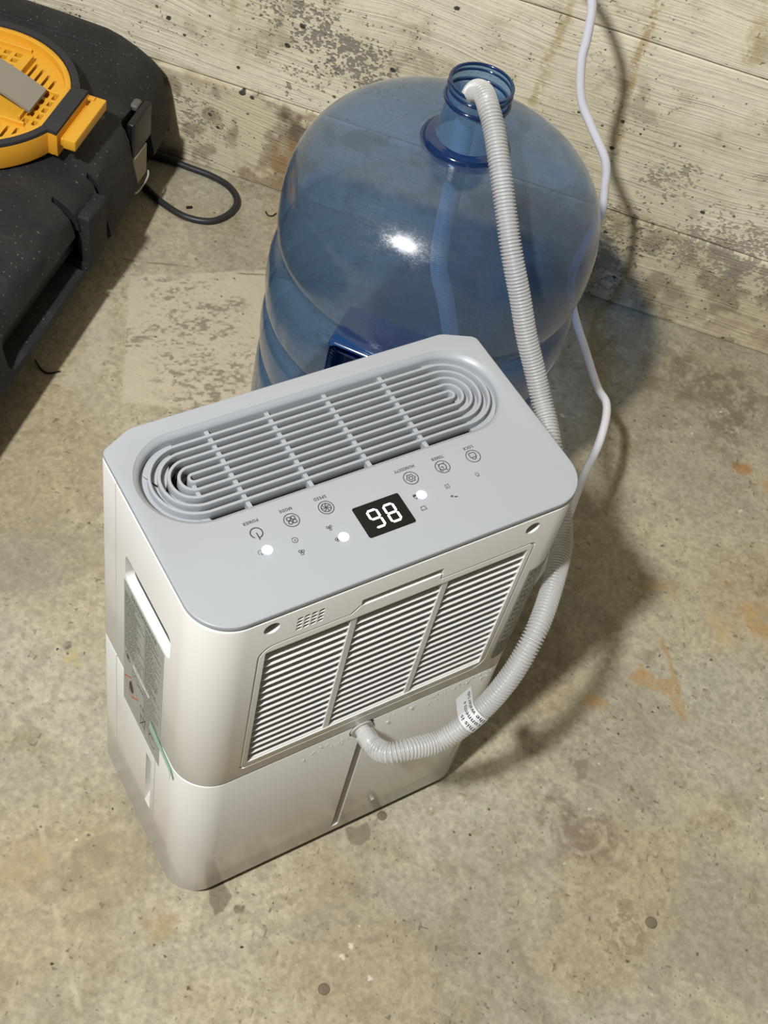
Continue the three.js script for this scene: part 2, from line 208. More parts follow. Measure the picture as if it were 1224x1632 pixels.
wallDrip([[-0.36, 0.30], [-0.355, 0.2]], 0.006, [0.42, 0.33, 0.18], 0.4);
for (const [x, y, r] of [[-0.159, 0.217, 0.0060], [-0.341, 0.156, 0.0050], [-0.333, 0.125, 0.0085], [-0.320, 0.123, 0.006], [0.103, 0.210, 0.0055], [0.225, 0.167, 0.0055], [-0.104, 0.314, 0.0055], [0.127, 0.238, 0.003], [0.104, 0.246, 0.004], [-0.43, 0.19, 0.006], [-0.41, 0.175, 0.004], [-0.38, 0.21, 0.003], [-0.27, 0.235, 0.007], [-0.285, 0.205, 0.006], [-0.36, 0.065, 0.005], [-0.372, 0.08, 0.005], [-0.2, 0.18, 0.003], [0.13, 0.10, 0.006], [0.115, 0.06, 0.006], [0.16, 0.04, 0.005], [0.055, 0.24, 0.003]]) wallDot(x, y, r * 0.62);
{ const r = rng(5); for (let i = 0; i < 520; i++) { const x = lerp(WX0, WX1, r()), y = Math.pow(r(), 1.5) * 0.5; wallDot(x, y, 0.0006 + 0.0018 * r() * r(), 0.85); } }
const [wallMap, wallBump] = paintSurface(2048, 1024, WX0, WX1, WY0, WY1, wallBase, wp);
const wallMat = std({ map: wallMap, bumpMap: wallBump, bumpScale: 0.003, roughness: 0.88 });
const wallUV = (g) => uvPlan(g, 'x', 'y', WX0, WX1, WY0, WY1);
const wallBack = structure('wall_back', box(RX1 - RX0 + 0.4, CEIL + 0.15, 0.2, 0, CEIL / 2 - 0.075, WZ - 0.1 - 0.004), std({ color: lin(0.55, 0.47, 0.31), roughness: 0.9 }));
{ // the strips left by the shutter boards: each stands a little prouder or deeper, with a lip at the joint
  const strips = [[0, 0.1285, 0.0015], [0.1296, 0.3442, -0.0010], [0.3446, 0.6205, 0.0008], [0.6208, 1.1, -0.0008], [1.102, 1.7, 0.0008], [1.702, CEIL, 0]];
  const r = rng(3);
  for (const [y0, y1, off] of strips) {
    const nx = 160, prof = [], w = RX1 - RX0;
    const wob = (x, s) => 0.0014 * (fbm(x * 9 + s, s * 3, 3) - 0.5) * 2;
    const g = new THREE.PlaneGeometry(w, 1, nx, 8), p = g.attributes.position;
    for (let i = 0; i < p.count; i++) {
      const x = p.getX(i), v = p.getY(i) + 0.5; // rows crowd at both edges to round the lip
      const row = Math.round(v * 8), vv = [0, 0.004, 0.012, 0.03, 0.5, 0.97, 0.988, 0.996, 1][row], dz = y0 ? [-0.0022, -0.0007, -0.0001, 0, 0, 0, -0.0001, -0.0007, -0.0022][row] : [-0.006, -0.0012, -0.0002, 0, 0, 0, -0.0002, -0.0016, -0.005][row];
      p.setXYZ(i, x, lerp(y0 + (y0 ? wob(x, 5 + y0 * 10) : 0), y1 + wob(x, 5.013 + y1 * 10), vv), WZ + off + dz + 0.0008 * (fbm(x * 5, vv * 2 + y0 * 30, 2) - 0.5));
    }
    g.computeVertexNormals();
    part('board_strip', wallUV(g), wallMat, wallBack);
  }
}
const plaster = std({ color: lin(0.055, 0.052, 0.046), roughness: 0.9 }), paleCeil = std({ color: lin(0.05, 0.047, 0.042), roughness: 0.92 });
structure('wall_left', box(0.2, CEIL + 0.15, RZ1 - WZ + 0.4, RX0 - 0.1, CEIL / 2 - 0.075, (RZ1 + WZ) / 2), plaster);
structure('wall_right', box(0.2, CEIL + 0.15, RZ1 - WZ + 0.4, RX1 + 0.1, CEIL / 2 - 0.075, (RZ1 + WZ) / 2), plaster);
structure('wall_front', box(RX1 - RX0 + 0.4, CEIL + 0.15, 0.2, 0, CEIL / 2 - 0.075, RZ1 + 0.1), plaster);
structure('ceiling', box(RX1 - RX0 + 0.4, 0.15, RZ1 - WZ + 0.4, 0, CEIL + 0.075, (RZ1 + WZ) / 2), paleCeil);

// ---------------------------------------------------------------- lamps (outside the frame)
{
  const t = thing('hanging_bulb', 'bare round light bulb hanging on a black cord from the basement ceiling', 'lamp');
  t.position.copy(LAMP);
  part('bulb', new THREE.SphereGeometry(0.048, 32, 20), std({ color: 0xffffff, emissive: 0xffffff, emissiveIntensity: 6, roughness: 0.4 }), t);
  part('lamp_holder', cyl(0.018, 0.022, 0.06).translate(0, 0.072, 0), std({ color: 0x151515, roughness: 0.5 }), t);
  part('cord', cyl(0.004, 0.004, CEIL - LAMP.y - 0.10, 10).translate(0, 0.10 + (CEIL - LAMP.y - 0.10) / 2, 0), std({ color: 0x101010, roughness: 0.6 }), t);
}

// ---------------------------------------------------------------- dehumidifier
const W = 0.285, D = 0.1643, HT_ = 0.4229, TH = 0.81802;
const dehum = thing('dehumidifier', 'white upright dehumidifier with grey control top showing 98 and a slatted front grille', 'dehumidifier');
dehum.rotation.y = TH; dehum.scale.setScalar(0.99167); dehum.position.set(0.00065, 0.0089, 0.0044);   // stands 9 mm up, on its feet
const B = (x, y, z) => V(x, y, z).applyAxisAngle(V(0, 1, 0), TH).multiplyScalar(0.99167).add(V(0.00065, 0.0089, 0.0044));   // a point given in the dehumidifier's own axes
const white = phy({ color: lin(0.70, 0.69, 0.66), roughness: 0.22 });
const whiteB = phy({ color: lin(0.70, 0.69, 0.66), roughness: 0.13 });
const lidGrey = lin(0.318, 0.336, 0.357);
function planShape(inset = 0) {
  const hw = W / 2 - inset, hd = D / 2 - inset, r = 0.029 - inset * 0.6, c = 0.019, s = new THREE.Shape(), k = 0.004; // y of the shape = -z
  s.moveTo(-hw + r, -hd); s.lineTo(hw - r, -hd); s.absarc(hw - r, -hd + r, r, -PI / 2, 0); s.lineTo(hw, hd - c * 0.62 - k); s.quadraticCurveTo(hw, hd - c * 0.62, hw - k * 0.9, hd - c * 0.62 + k * 0.5);
  s.lineTo(hw - c - k * 0.2, hd - k * 0.4); s.quadraticCurveTo(hw - c - k, hd, hw - c - 2 * k, hd); s.lineTo(-hw + c + 2 * k, hd); s.quadraticCurveTo(-hw + c + k, hd, -hw + c + k * 0.2, hd - k * 0.4);
  s.lineTo(-hw + k * 0.9, hd - c * 0.62 + k * 0.5); s.quadraticCurveTo(-hw, hd - c * 0.62, -hw, hd - c * 0.62 - k); s.lineTo(-hw, -hd + r); s.absarc(-hw + r, -hd + r, r, PI, PI * 1.5); return s;
}
function prism(shape, y0, y1, bevel = 0.001) { // shape in (x, -z), standing from y0 to y1
  const g = new THREE.ExtrudeGeometry(shape, { depth: y1 - y0 - 2 * bevel, bevelEnabled: bevel > 0, bevelThickness: bevel, bevelSize: bevel, bevelOffset: -bevel, bevelSegments: 2, curveSegments: 36 });
  return g.translate(0, 0, bevel).rotateX(-PI / 2).translate(0, y0, 0);
}
function rr(x0, y0, x1, y1, r, S = THREE.Shape) { const s = new S(); s.moveTo(x0 + r, y0); s.lineTo(x1 - r, y0); s.absarc(x1 - r, y0 + r, r, -PI / 2, 0); s.lineTo(x1, y1 - r); s.absarc(x1 - r, y1 - r, r, 0, PI / 2); s.lineTo(x0 + r, y1); s.absarc(x0 + r, y1 - r, r, PI / 2, PI); s.lineTo(x0, y0 + r); s.absarc(x0 + r, y0 + r, r, PI, PI * 1.5); return s; }
const ext = (s, d, o = {}) => new THREE.ExtrudeGeometry(s, { depth: d, bevelEnabled: false, curveSegments: 10, ...o });
const FZ = D / 2;
const VC = -0.0313, VX = 0.0965, VR = 0.0375;   // air outlet: its middle line, straight half-length and lip radius
function framePath(S, g) { // outline of the filter cover with its raised middle tab
  const s = new S(), x0 = -0.1030 - g, x1 = 0.1045 + g, y0 = 0.2205 - g, y1 = 0.3862 + g, yt = 0.3925 + g, r = 0.006;
  s.moveTo(x0 + r * 0.5, y0); s.lineTo(x1 - r * 2, y0); s.absarc(x1 - r * 2, y0 + r * 2, r * 2, -PI / 2, 0); s.lineTo(x1, y1 - r * 0.5); s.lineTo(x1 - r * 0.5, y1); s.lineTo(0.0285 + g, y1); s.lineTo(0.0285 + g, yt); s.lineTo(-0.033 - g, yt); s.lineTo(-0.0385 - g, y1);
  s.lineTo(x0 + r * 2, y1); s.absarc(x0 + r * 2, y1 - r * 2, r * 2, PI / 2, PI); s.lineTo(x0, y0 + r * 0.5); s.closePath(); return s;
}
{
  // upper shell
  const groove = framePath(THREE.Shape, 0.0009); groove.holes.push(framePath(THREE.Path, -0.0006));
  const cut = [
    ext(rr(-0.0985, 0.2275, 0.1005, 0.3795, 0.0015), 0.05).translate(0, 0, FZ - 0.03),
    ext(groove, 0.01).translate(0, 0, FZ - 0.0012),
    ext(rr(-0.0325, 0.3925, 0.0285, 0.3990, 0.0008), 0.02).translate(0, 0, FZ - 0.008),
    cyl(0.0056, 0.0056, 0.02, 28).rotateX(PI / 2).translate(-0.0968, 0.4075, FZ), cyl(0.0056, 0.0056, 0.02, 28).rotateX(PI / 2).translate(0.0963, 0.4062, FZ),
    ext(rr(-0.041, 0.3345, 0.031, 0.3625, 0.005), 0.034).rotateY(-PI / 2).translate(-W / 2 + 0.017, 0, 0).scale(1, 1, 1),
    ext(stadium(0.0345), 0.03, { curveSegments: 28 }).rotateX(-PI / 2).translate(0, 0.3985, 0), box(0.0016, 0.4, 0.0011, -W / 2, 0.3, -0.047), box(0.0016, 0.012, 0.0011, -W / 2, 0.2105, 0.031),
  ];
  // the left pocket was drawn in (x, y) and turned so that its x lies along -z .. +z
  cut[5] = ext(rr(-0.0310, 0.3345, 0.0410, 0.3625, 0.006), 0.04).rotateY(PI / 2).scale(1, 1, -1).translate(-W / 2 - 0.022, 0, 0);
  { const idx = cut[5].index; const p = cut[5].attributes.position; const a = p.array; for (let i = 0; i < a.length; i += 9) for (let c = 0; c < 3; c++) { const t = a[i + 3 + c]; a[i + 3 + c] = a[i + 6 + c]; a[i + 6 + c] = t; } cut[5].computeVertexNormals(); }
  const holes = []; for (let i = 0; i < 4; i++) for (let j = 0; j < 4; j++) holes.push(ext(rr(-0.0021, -0.0015, 0.0021, 0.0015, 0.0013), 0.018, { curveSegments: 5 }).translate(-0.0772 + i * 0.0050, 0.3946 + j * 0.0039, FZ - 0.006));
  cut.push(...holes);
  const g = carve(crease(prism(planShape(), 0.2072, 0.4172, 0.0009), 0.5), cut);
  part('upper_shell', g, white, dehum);
  // tank
  const ts = carve(crease(prism(planShape(), 0.0032, 0.2058, 0.0012), 0.5), [
    ext(rr(0.0008, 0.0135, 0.0078, 0.197, 0.002), 0.02).translate(0, 0, FZ - 0.0025),
    cyl(0.011, 0.011, 0.03, 24).rotateX(PI / 2).translate(0.001, 0.199, FZ),
    box(0.012, 0.084, 0.0095, -W / 2, 0.108, 0.0155), box(0.0016, 0.3, 0.0010, -W / 2, 0.16, 0.027),
    box(0.0016, 0.4, 0.0011, -W / 2, 0.1, -0.047),
  ]);
  part('water_tank', ts, whiteB, dehum);
  part('tank_handle_ledge', (() => { const s = new THREE.Shape(); s.moveTo(0, 0); s.lineTo(0.006, 0); s.lineTo(0.006, 0.018); s.closePath(); return ext(s, 0.0093).translate(-W / 2 + 0.0002, 0.0660, 0.0109); })(), whiteB, dehum);
  part('water_level_window', ext(rr(0.0010, 0.0138, 0.0076, 0.190, 0.0018), 0.0012).translate(0, 0, FZ - 0.0022), phy({ color: lin(0.145, 0.118, 0.085), roughness: 0.3 }), dehum);
  part('inner_core', prism(planShape(0.0022), 0.004, 0.395, 0), std({ color: 0x3a3833, roughness: 0.8 }), dehum).scale.set(0.97, 1, 0.6);
  part('base', prism(planShape(0.010), -0.0060, 0.0050, 0), std({ color: 0x14130f, roughness: 0.8 }), dehum);
  for (const [x, z] of [[-0.118, -0.058], [0.118, -0.058], [-0.118, 0.058], [0.118, 0.058]]) part('foot', cyl(0.010, 0.0095, 0.010, 16).translate(x, -0.0039, z), std({ color: 0x191919, roughness: 0.7 }), dehum);

  // intake grille
  const gr = new THREE.Group(); gr.name = 'intake_grille'; dehum.add(gr);
  part('filter_screen', box(0.198, 0.150, 0.001, 0.001, 0.3035, FZ - 0.0235), std({ color: lin(0.035, 0.033, 0.027), roughness: 0.9 }), gr);
  const bars = [[-0.0985, -0.0370], [-0.0320, 0.0322], [0.0372, 0.1005]];
  for (const x of [-0.0345, 0.0347]) part('divider', rbox(0.0052, 0.1525, 0.006, 0.0006, x, 0.3035, FZ - 0.0036), white, gr);
  const slatShape = new THREE.Shape(); slatShape.moveTo(0, 0); slatShape.lineTo(0.0003, 0.0006); slatShape.lineTo(-0.0004, 0.0013); slatShape.lineTo(-0.0030, 0.0020); slatShape.lineTo(-0.0034, 0.0016); slatShape.lineTo(-0.0012, 0.0004); slatShape.closePath();
  for (const [x0, x1] of bars) {
    const sg = ext(slatShape, x1 - x0).rotateY(-PI / 2).translate(0, 0, 0);     // profile x -> +z, run -> -x
    for (let k = 0; k < 18; k++) part('slat', sg, white, gr).position.set(x1, 0.2278 + k * 0.00872, FZ - 0.0012);
  }
  // screws
  for (const [x, y] of [[-0.0968, 0.4075], [0.0963, 0.4062]]) { const s = part('screw', carve(cyl(0.0043, 0.0043, 0.003, 20).rotateX(PI / 2), [box(0.005, 0.0009, 0.002, 0, 0, 0.0015).rotateZ(0.5), box(0.0009, 0.005, 0.002, 0, 0, 0.0015).rotateZ(0.5)]), std({ color: 0x55524b, metalness: 0.9, roughness: 0.4 }), dehum); s.position.set(x, y, FZ - 0.0060); }
  // drain outlet
  part('drain_outlet', merged([cyl(0.0095, 0.0095, 0.010, 24).rotateX(PI / 2), cyl(0.0068, 0.0062, 0.022, 24).rotateX(PI / 2).translate(0, 0, 0.012)]), phy({ color: lin(0.42, 0.41, 0.39), roughness: 0.35 }), dehum).position.set(0.0005, 0.199, FZ - 0.004);
}
// printed control panel on the grey top
const lidTex = canvasTex(2048, 1180, (c, w, h) => {
  const X = (x) => (x + W / 2) / W * w, Z = (z) => (z + D / 2) / D * h, mm = w / 285;
  c.fillStyle = '#' + lidGrey.getHexString(); c.fillRect(0, 0, w, h);
  const ink = '#2a2e34'; c.strokeStyle = ink; c.fillStyle = ink; c.lineCap = 'round'; c.lineJoin = 'round';
  const at = (x, z, f, k = 1) => { c.save(); c.translate(X(x), Z(z)); c.rotate(PI); c.scale(mm * k, mm * k); f(); c.restore(); };   // the lettering faces the far side: half a turn
  const circ = (x, y, r) => { c.beginPath(); c.arc(x, y, r, 0, 2 * PI); c.stroke(); };
  const word = (s, x, z) => at(x, z, () => { c.font = 'bold 3.1px sans-serif'; c.textAlign = 'center'; c.textBaseline = 'middle'; c.fillText(s, 0, 0); });
  word('POWER', -0.080, 0.0155); word('MODE', -0.0556, 0.0155); word('SPEED', -0.0312, 0.0155); word('HUMIDITY', 0.0316, 0.0158); word('TIMER', 0.0570, 0.0162); word('LOCK', 0.0812, 0.0165);
  const lw = 0.42; c.lineWidth = lw;
  const power = () => { c.beginPath(); c.arc(0, 0, 3.9, -PI / 2 + 0.75, 1.5 * PI - 0.12); c.stroke(); c.beginPath(); c.moveTo(0, -0.2); c.lineTo(0, -5.2); c.stroke(); };
  at(-0.0802, 0.0245, () => { c.lineWidth = 0.75; power(); });
  at(-0.0556, 0.0242, () => { c.lineWidth = 0.56; circ(0, 0, 5.0); c.lineWidth = 0.62; for (const [x, y] of [[-1.55, 1.45], [1.55, 1.45], [-1.55, -1.45]]) { c.beginPath(); c.roundRect(x - 1.2, y - 1.2, 2.4, 2.4, 0.5); c.stroke(); } circ(1.5, -1.5, 1.25); });
  const fan = (R, n, k) => { for (let i = 0; i < n; i++) { const a = i / n * 2 * PI + k; c.beginPath(); c.moveTo(0, 0); c.quadraticCurveTo(R * 0.75 * Math.cos(a), R * 0.75 * Math.sin(a), R * Math.cos(a + 0.75), R * Math.sin(a + 0.75)); c.stroke(); } };
  at(-0.0309, 0.0239, () => { c.lineWidth = 0.56; circ(0, 0, 5.0); circ(0, 0, 3.3); fan(3.3, 7, 0.4); });
  at(0.0319, 0.0242, () => { c.lineWidth = 0.56; circ(0, 0, 5.0); c.beginPath(); for (let i = 0; i <= 72; i++) { const a = i / 72 * 2 * PI, r = 2.75 + 0.4 * Math.cos(6 * a); c.lineTo(r * Math.cos(a), r * Math.sin(a)); } c.closePath(); c.stroke(); circ(0, 0, 1.3); });
  const alarm = () => { c.beginPath(); c.arc(0, 0, 2.6, 0, 2 * PI); c.stroke(); c.beginPath(); c.moveTo(0, -1.5); c.lineTo(0, 0.1); c.lineTo(1.1, 0.1); c.stroke(); for (const s of [-1, 1]) { c.beginPath(); c.arc(2.0 * s, -2.2, 1.0, s > 0 ? -2.2 : 2.2 + PI - 0.9, s > 0 ? 0.9 : -0.9); c.stroke(); c.beginPath(); c.moveTo(1.7 * s, 2.1); c.lineTo(2.4 * s, 3.0); c.stroke(); } };
  at(0.0565, 0.0241, () => { c.lineWidth = 0.56; circ(0, 0, 5.0); c.lineWidth = 0.62; alarm(); });
  const lock = () => { c.beginPath(); c.roundRect(-2.3, -0.9, 4.6, 3.8, 0.7); c.stroke(); c.beginPath(); c.arc(0, -1.2, 1.5, PI, 0); c.lineTo(1.5, -0.9); c.moveTo(-1.5, -1.2); c.lineTo(-1.5, -0.9); c.stroke(); c.beginPath(); c.arc(0, 0.9, 0.28, 0, 2 * PI); c.fill(); };
  at(0.0807, 0.0242, () => { c.lineWidth = 0.56; circ(0, 0, 5.0); c.lineWidth = 0.62; lock(); });
  const small = 0.40;
  at(-0.0843, 0.0387, () => { c.lineWidth = 0.75; power(); }, 0.42);
  at(-0.0608, 0.0386, () => { c.lineWidth = 0.45; c.beginPath(); c.arc(0, 0, 1.9, 0.6, 2 * PI + 0.1); c.stroke(); c.font = 'bold 2.2px sans-serif'; c.textAlign = 'center'; c.textBaseline = 'middle'; c.fillText('A', 0, 0.1); });
  at(-0.0608, 0.0483, () => { c.lineWidth = 0.45; circ(-0.9, 0.5, 0.85); circ(1.0, 0.9, 0.8); circ(0.3, -1.2, 0.9); });
  at(-0.0364, 0.0386, () => { c.lineWidth = 0.45; circ(0, 0, 0.5); for (let i = 0; i < 3; i++) { const a = i * 2.094 + 0.5; circ(1.3 * Math.cos(a), 1.3 * Math.sin(a), 0.75); } });
  at(-0.0360, 0.0486, () => { c.lineWidth = 0.32; for (let i = 0; i < 5; i++) { const a = i * 1.2566; circ(1.0 * Math.cos(a), 1.0 * Math.sin(a), 0.68); } c.beginPath(); c.arc(0, 0, 0.5, 0, 7); c.fill(); });
  at(0.0268, 0.0387, () => { c.lineWidth = 0.45; c.beginPath(); c.moveTo(0, -2); c.quadraticCurveTo(2.6, 1.6, 0, 1.8); c.quadraticCurveTo(-2.6, 1.6, 0, -2); c.stroke(); c.fillRect(-1.2, 0.2, 2.4, 1.2); });
  at(0.0271, 0.0487, () => { c.lineWidth = 0.45; c.beginPath(); c.moveTo(-1.4, 1.4); c.lineTo(1.4, 1.4); c.lineTo(1.9, -1.3); c.lineTo(-1.9, -1.3); c.closePath(); c.stroke(); });
  at(0.0510, 0.0393, () => { c.lineWidth = 0.55; alarm(); }, 0.55);
  at(0.0509, 0.0482, () => { for (const [x, y] of [[-1.5, -0.8], [-0.5, -0.6], [1.3, 0.6]]) { c.beginPath(); c.arc(x, y, 0.55, 0, 7); c.fill(); } c.lineWidth = 0.3; for (let i = 0; i < 3; i++) { const a = i * PI / 3; c.beginPath(); c.moveTo(1.3 - 1.1 * Math.cos(a), 0.6 - 1.1 * Math.sin(a)); c.lineTo(1.3 + 1.1 * Math.cos(a), 0.6 + 1.1 * Math.sin(a)); c.stroke(); } });
  at(0.0749, 0.0390, () => { c.lineWidth = 0.6; lock(); }, 0.5);
});
function stadium(r, S = THREE.Shape, x = VX) { const s = new S(); s.absarc(x, -VC, r, -PI / 2, PI / 2); s.absarc(-x, -VC, r, PI / 2, PI * 1.5); s.closePath(); return s; }
const lidMat = phy({ map: lidTex, roughness: 0.36, specularIntensity: 0.8 });
const lidPlain = phy({ color: lidGrey.clone(), roughness: 0.36, specularIntensity: 0.8 });
const lid = new THREE.Group(); lid.name = 'control_top'; dehum.add(lid);
{
  const s = planShape(0.0003); s.holes.push(stadium(VR, THREE.Path));
  const g = new THREE.ExtrudeGeometry(s, { depth: 0.0026, bevelEnabled: true, bevelThickness: 0.0009, bevelSize: 0.0009, bevelOffset: -0.0009, bevelSegments: 3, curveSegments: 28 }).translate(0, 0, 0.0009).rotateX(-PI / 2).translate(0, HT_ - 0.0044, 0);
  const p = g.attributes.position, u = g.attributes.uv; for (let i = 0; i < p.count; i++) u.setXY(i, (p.getX(i) + W / 2) / W, 1 - (p.getZ(i) + D / 2) / D);
  part('panel_plate', crease(g, 0.7), lidMat, lid);
  // dished lip of the air outlet
  const rings = [[VR + 0.0004, -0.0003], [VR - 0.0008, -0.0010], [VR - 0.0022, -0.0022], [0.0345, -0.0032], [0.0341, -0.0042], [0.0341, -0.0175]], N = 96, pos = [], idx = [];
  const outline = (r) => { const q = []; for (let i = 0; i < N; i++) { const t = i / N; const a = t < 0.5 ? -PI / 2 + t * 2 * PI : PI / 2 + (t - 0.5) * 2 * PI; q.push([(t < 0.5 ? VX : -VX) + r * Math.cos(a), -VC + r * Math.sin(a)]); } return q; };
  for (const [r, y] of rings) for (const [x, s2] of outline(r)) pos.push(x, HT_ + y, -s2);
  for (let k = 0; k < rings.length - 1; k++) for (let i = 0; i < N; i++) { const a = k * N + i, b = k * N + (i + 1) % N; idx.push(a, b, a + N, b, b + N, a + N); }
  const lg = new THREE.BufferGeometry(); lg.setAttribute('position', new THREE.Float32BufferAttribute(pos, 3)); lg.setIndex(idx); lg.computeVertexNormals(); lg.setAttribute('uv', new THREE.Float32BufferAttribute(new Float32Array(pos.length / 3 * 2), 2));
  part('outlet_lip', crease(lg, 0.9), lidPlain, lid);
  // solid ends under the rings, black well between
  for (const sgn of [-1, 1]) { const e = new THREE.Shape(); e.absarc(0, 0, 0.0339, -PI / 2, PI / 2); e.lineTo(sgn < 0 ? 0.006 : -0.002, 0.0339); e.lineTo(sgn < 0 ? 0.019 : 0.004, 0.0); e.lineTo(0.0, -0.0339); e.closePath(); const eg = ext(e, 0.004, { curveSegments: 24 }).rotateX(-PI / 2); if (sgn < 0) eg.rotateY(PI); part('outlet_end_plate', eg.translate(sgn * VX, HT_ - 0.0125, VC), lidPlain, lid); }
  part('outlet_well', box(2 * VX + 0.06, 0.001, 0.066, 0, HT_ - 0.0205, VC), std({ color: 0x0b0b0b, roughness: 0.8 }), lid);
  // five ring-shaped blades and the four bars that carry them
  const gl = new THREE.Group(); gl.name = 'outlet_grille'; dehum.add(gl);
  for (let k = 0; k < 5; k++) {
    const r = 0.0031 + k * 0.0062, s2 = stadium(r + 0.0011); s2.holes.push(stadium(r - 0.0011, THREE.Path));
    part('ring_blade', crease(new THREE.ExtrudeGeometry(s2, { depth: 0.0072, bevelEnabled: true, bevelThickness: 0.0006, bevelSize: 0.0006, bevelOffset: -0.0006, bevelSegments: 2, curveSegments: 24 }).rotateX(-PI / 2).translate(0, HT_ - 0.0104, 0), 0.7), lidPlain, gl);
  }
  for (const x of [-0.0727, -0.0288, 0.0146, 0.0587]) part('cross_bar', rbox(0.0032, 0.0062, 0.0675, 0.0005, x, HT_ - 0.0078, VC), lidPlain, gl);
  part('cross_bar', rbox(0.0030, 0.0062, 0.012, 0.0005, -0.0985, HT_ - 0.0078, VC + 0.010), lidPlain, gl).rotation.y = 0;
  // display
  const ds = rr(-0.0168, -0.0562, 0.0176, -0.0312, 0.0016);
  const dp = part('display', new THREE.ExtrudeGeometry(ds, { depth: 0.0002, bevelEnabled: true, bevelThickness: 0.0002, bevelSize: 0.0002, bevelOffset: -0.0002, bevelSegments: 1, curveSegments: 8 }).rotateX(-PI / 2).translate(0, HT_ - 0.0001, 0), phy({ color: lin(0.004, 0.004, 0.0045), roughness: 0.18, specularIntensity: 0.5 }), dehum);
  const glow = std({ color: 0xffffff, emissive: 0xf2f4ff, emissiveIntensity: 1.1, roughness: 0.6 });
  const seg = { a: [0, -1, 0], g: [0, 0, 0], d: [0, 1, 0], f: [-1, -0.5, 1], b: [1, -0.5, 1], e: [-1, 0.5, 1], c: [1, 0.5, 1] };
  const bar = (len) => { const s = new THREE.Shape(), t = 0.00075; s.moveTo(-len, 0); s.lineTo(-len + t, t); s.lineTo(len - t, t); s.lineTo(len, 0); s.lineTo(len - t, -t); s.lineTo(-len + t, -t); s.closePath(); return ext(s, 0.0003).rotateX(-PI / 2); };
  const digit = (on, x, z) => part('display_digit', merged([...on].map((k) => { const [sx, sz, vert] = seg[k]; const g2 = bar(0.0031); if (vert) g2.rotateY(PI / 2); return g2.translate(x + sx * 0.0034, HT_ + 0.0002, z + sz * 0.0067); })), glow, dp);
  digit('abfgcd', -0.0057, 0.0440); digit('abcdefg', 0.0062, 0.0440);
  const led = std({ color: lin(0.50, 0.50, 0.60), emissive: 0xdad8ff, emissiveIntensity: 0.22, roughness: 0.5 });
  for (const [x, z] of [[-0.0797, 0.0386], [-0.0315, 0.0484], [0.0314, 0.0389]]) {
    part('indicator_light', cyl(0.0036, 0.0038, 0.0004, 28).translate(x, HT_ + 0.00015, z), led, dehum);
    const q = B(x, HT_ + 0.003, z), l = new THREE.PointLight(0xe9e8ff, 0.00002); l.position.copy(q); l.shadow.radius = 0.15; l.castShadow = true; scene.add(l);
  }
  const q = B(0.0004, HT_ + 0.0016, 0.044), rl = new THREE.RectAreaLight(0xf2f4ff, 0.06, 0.02, 0.014); rl.position.copy(q); rl.rotation.set(PI / 2, 0, -TH); scene.add(rl);
}
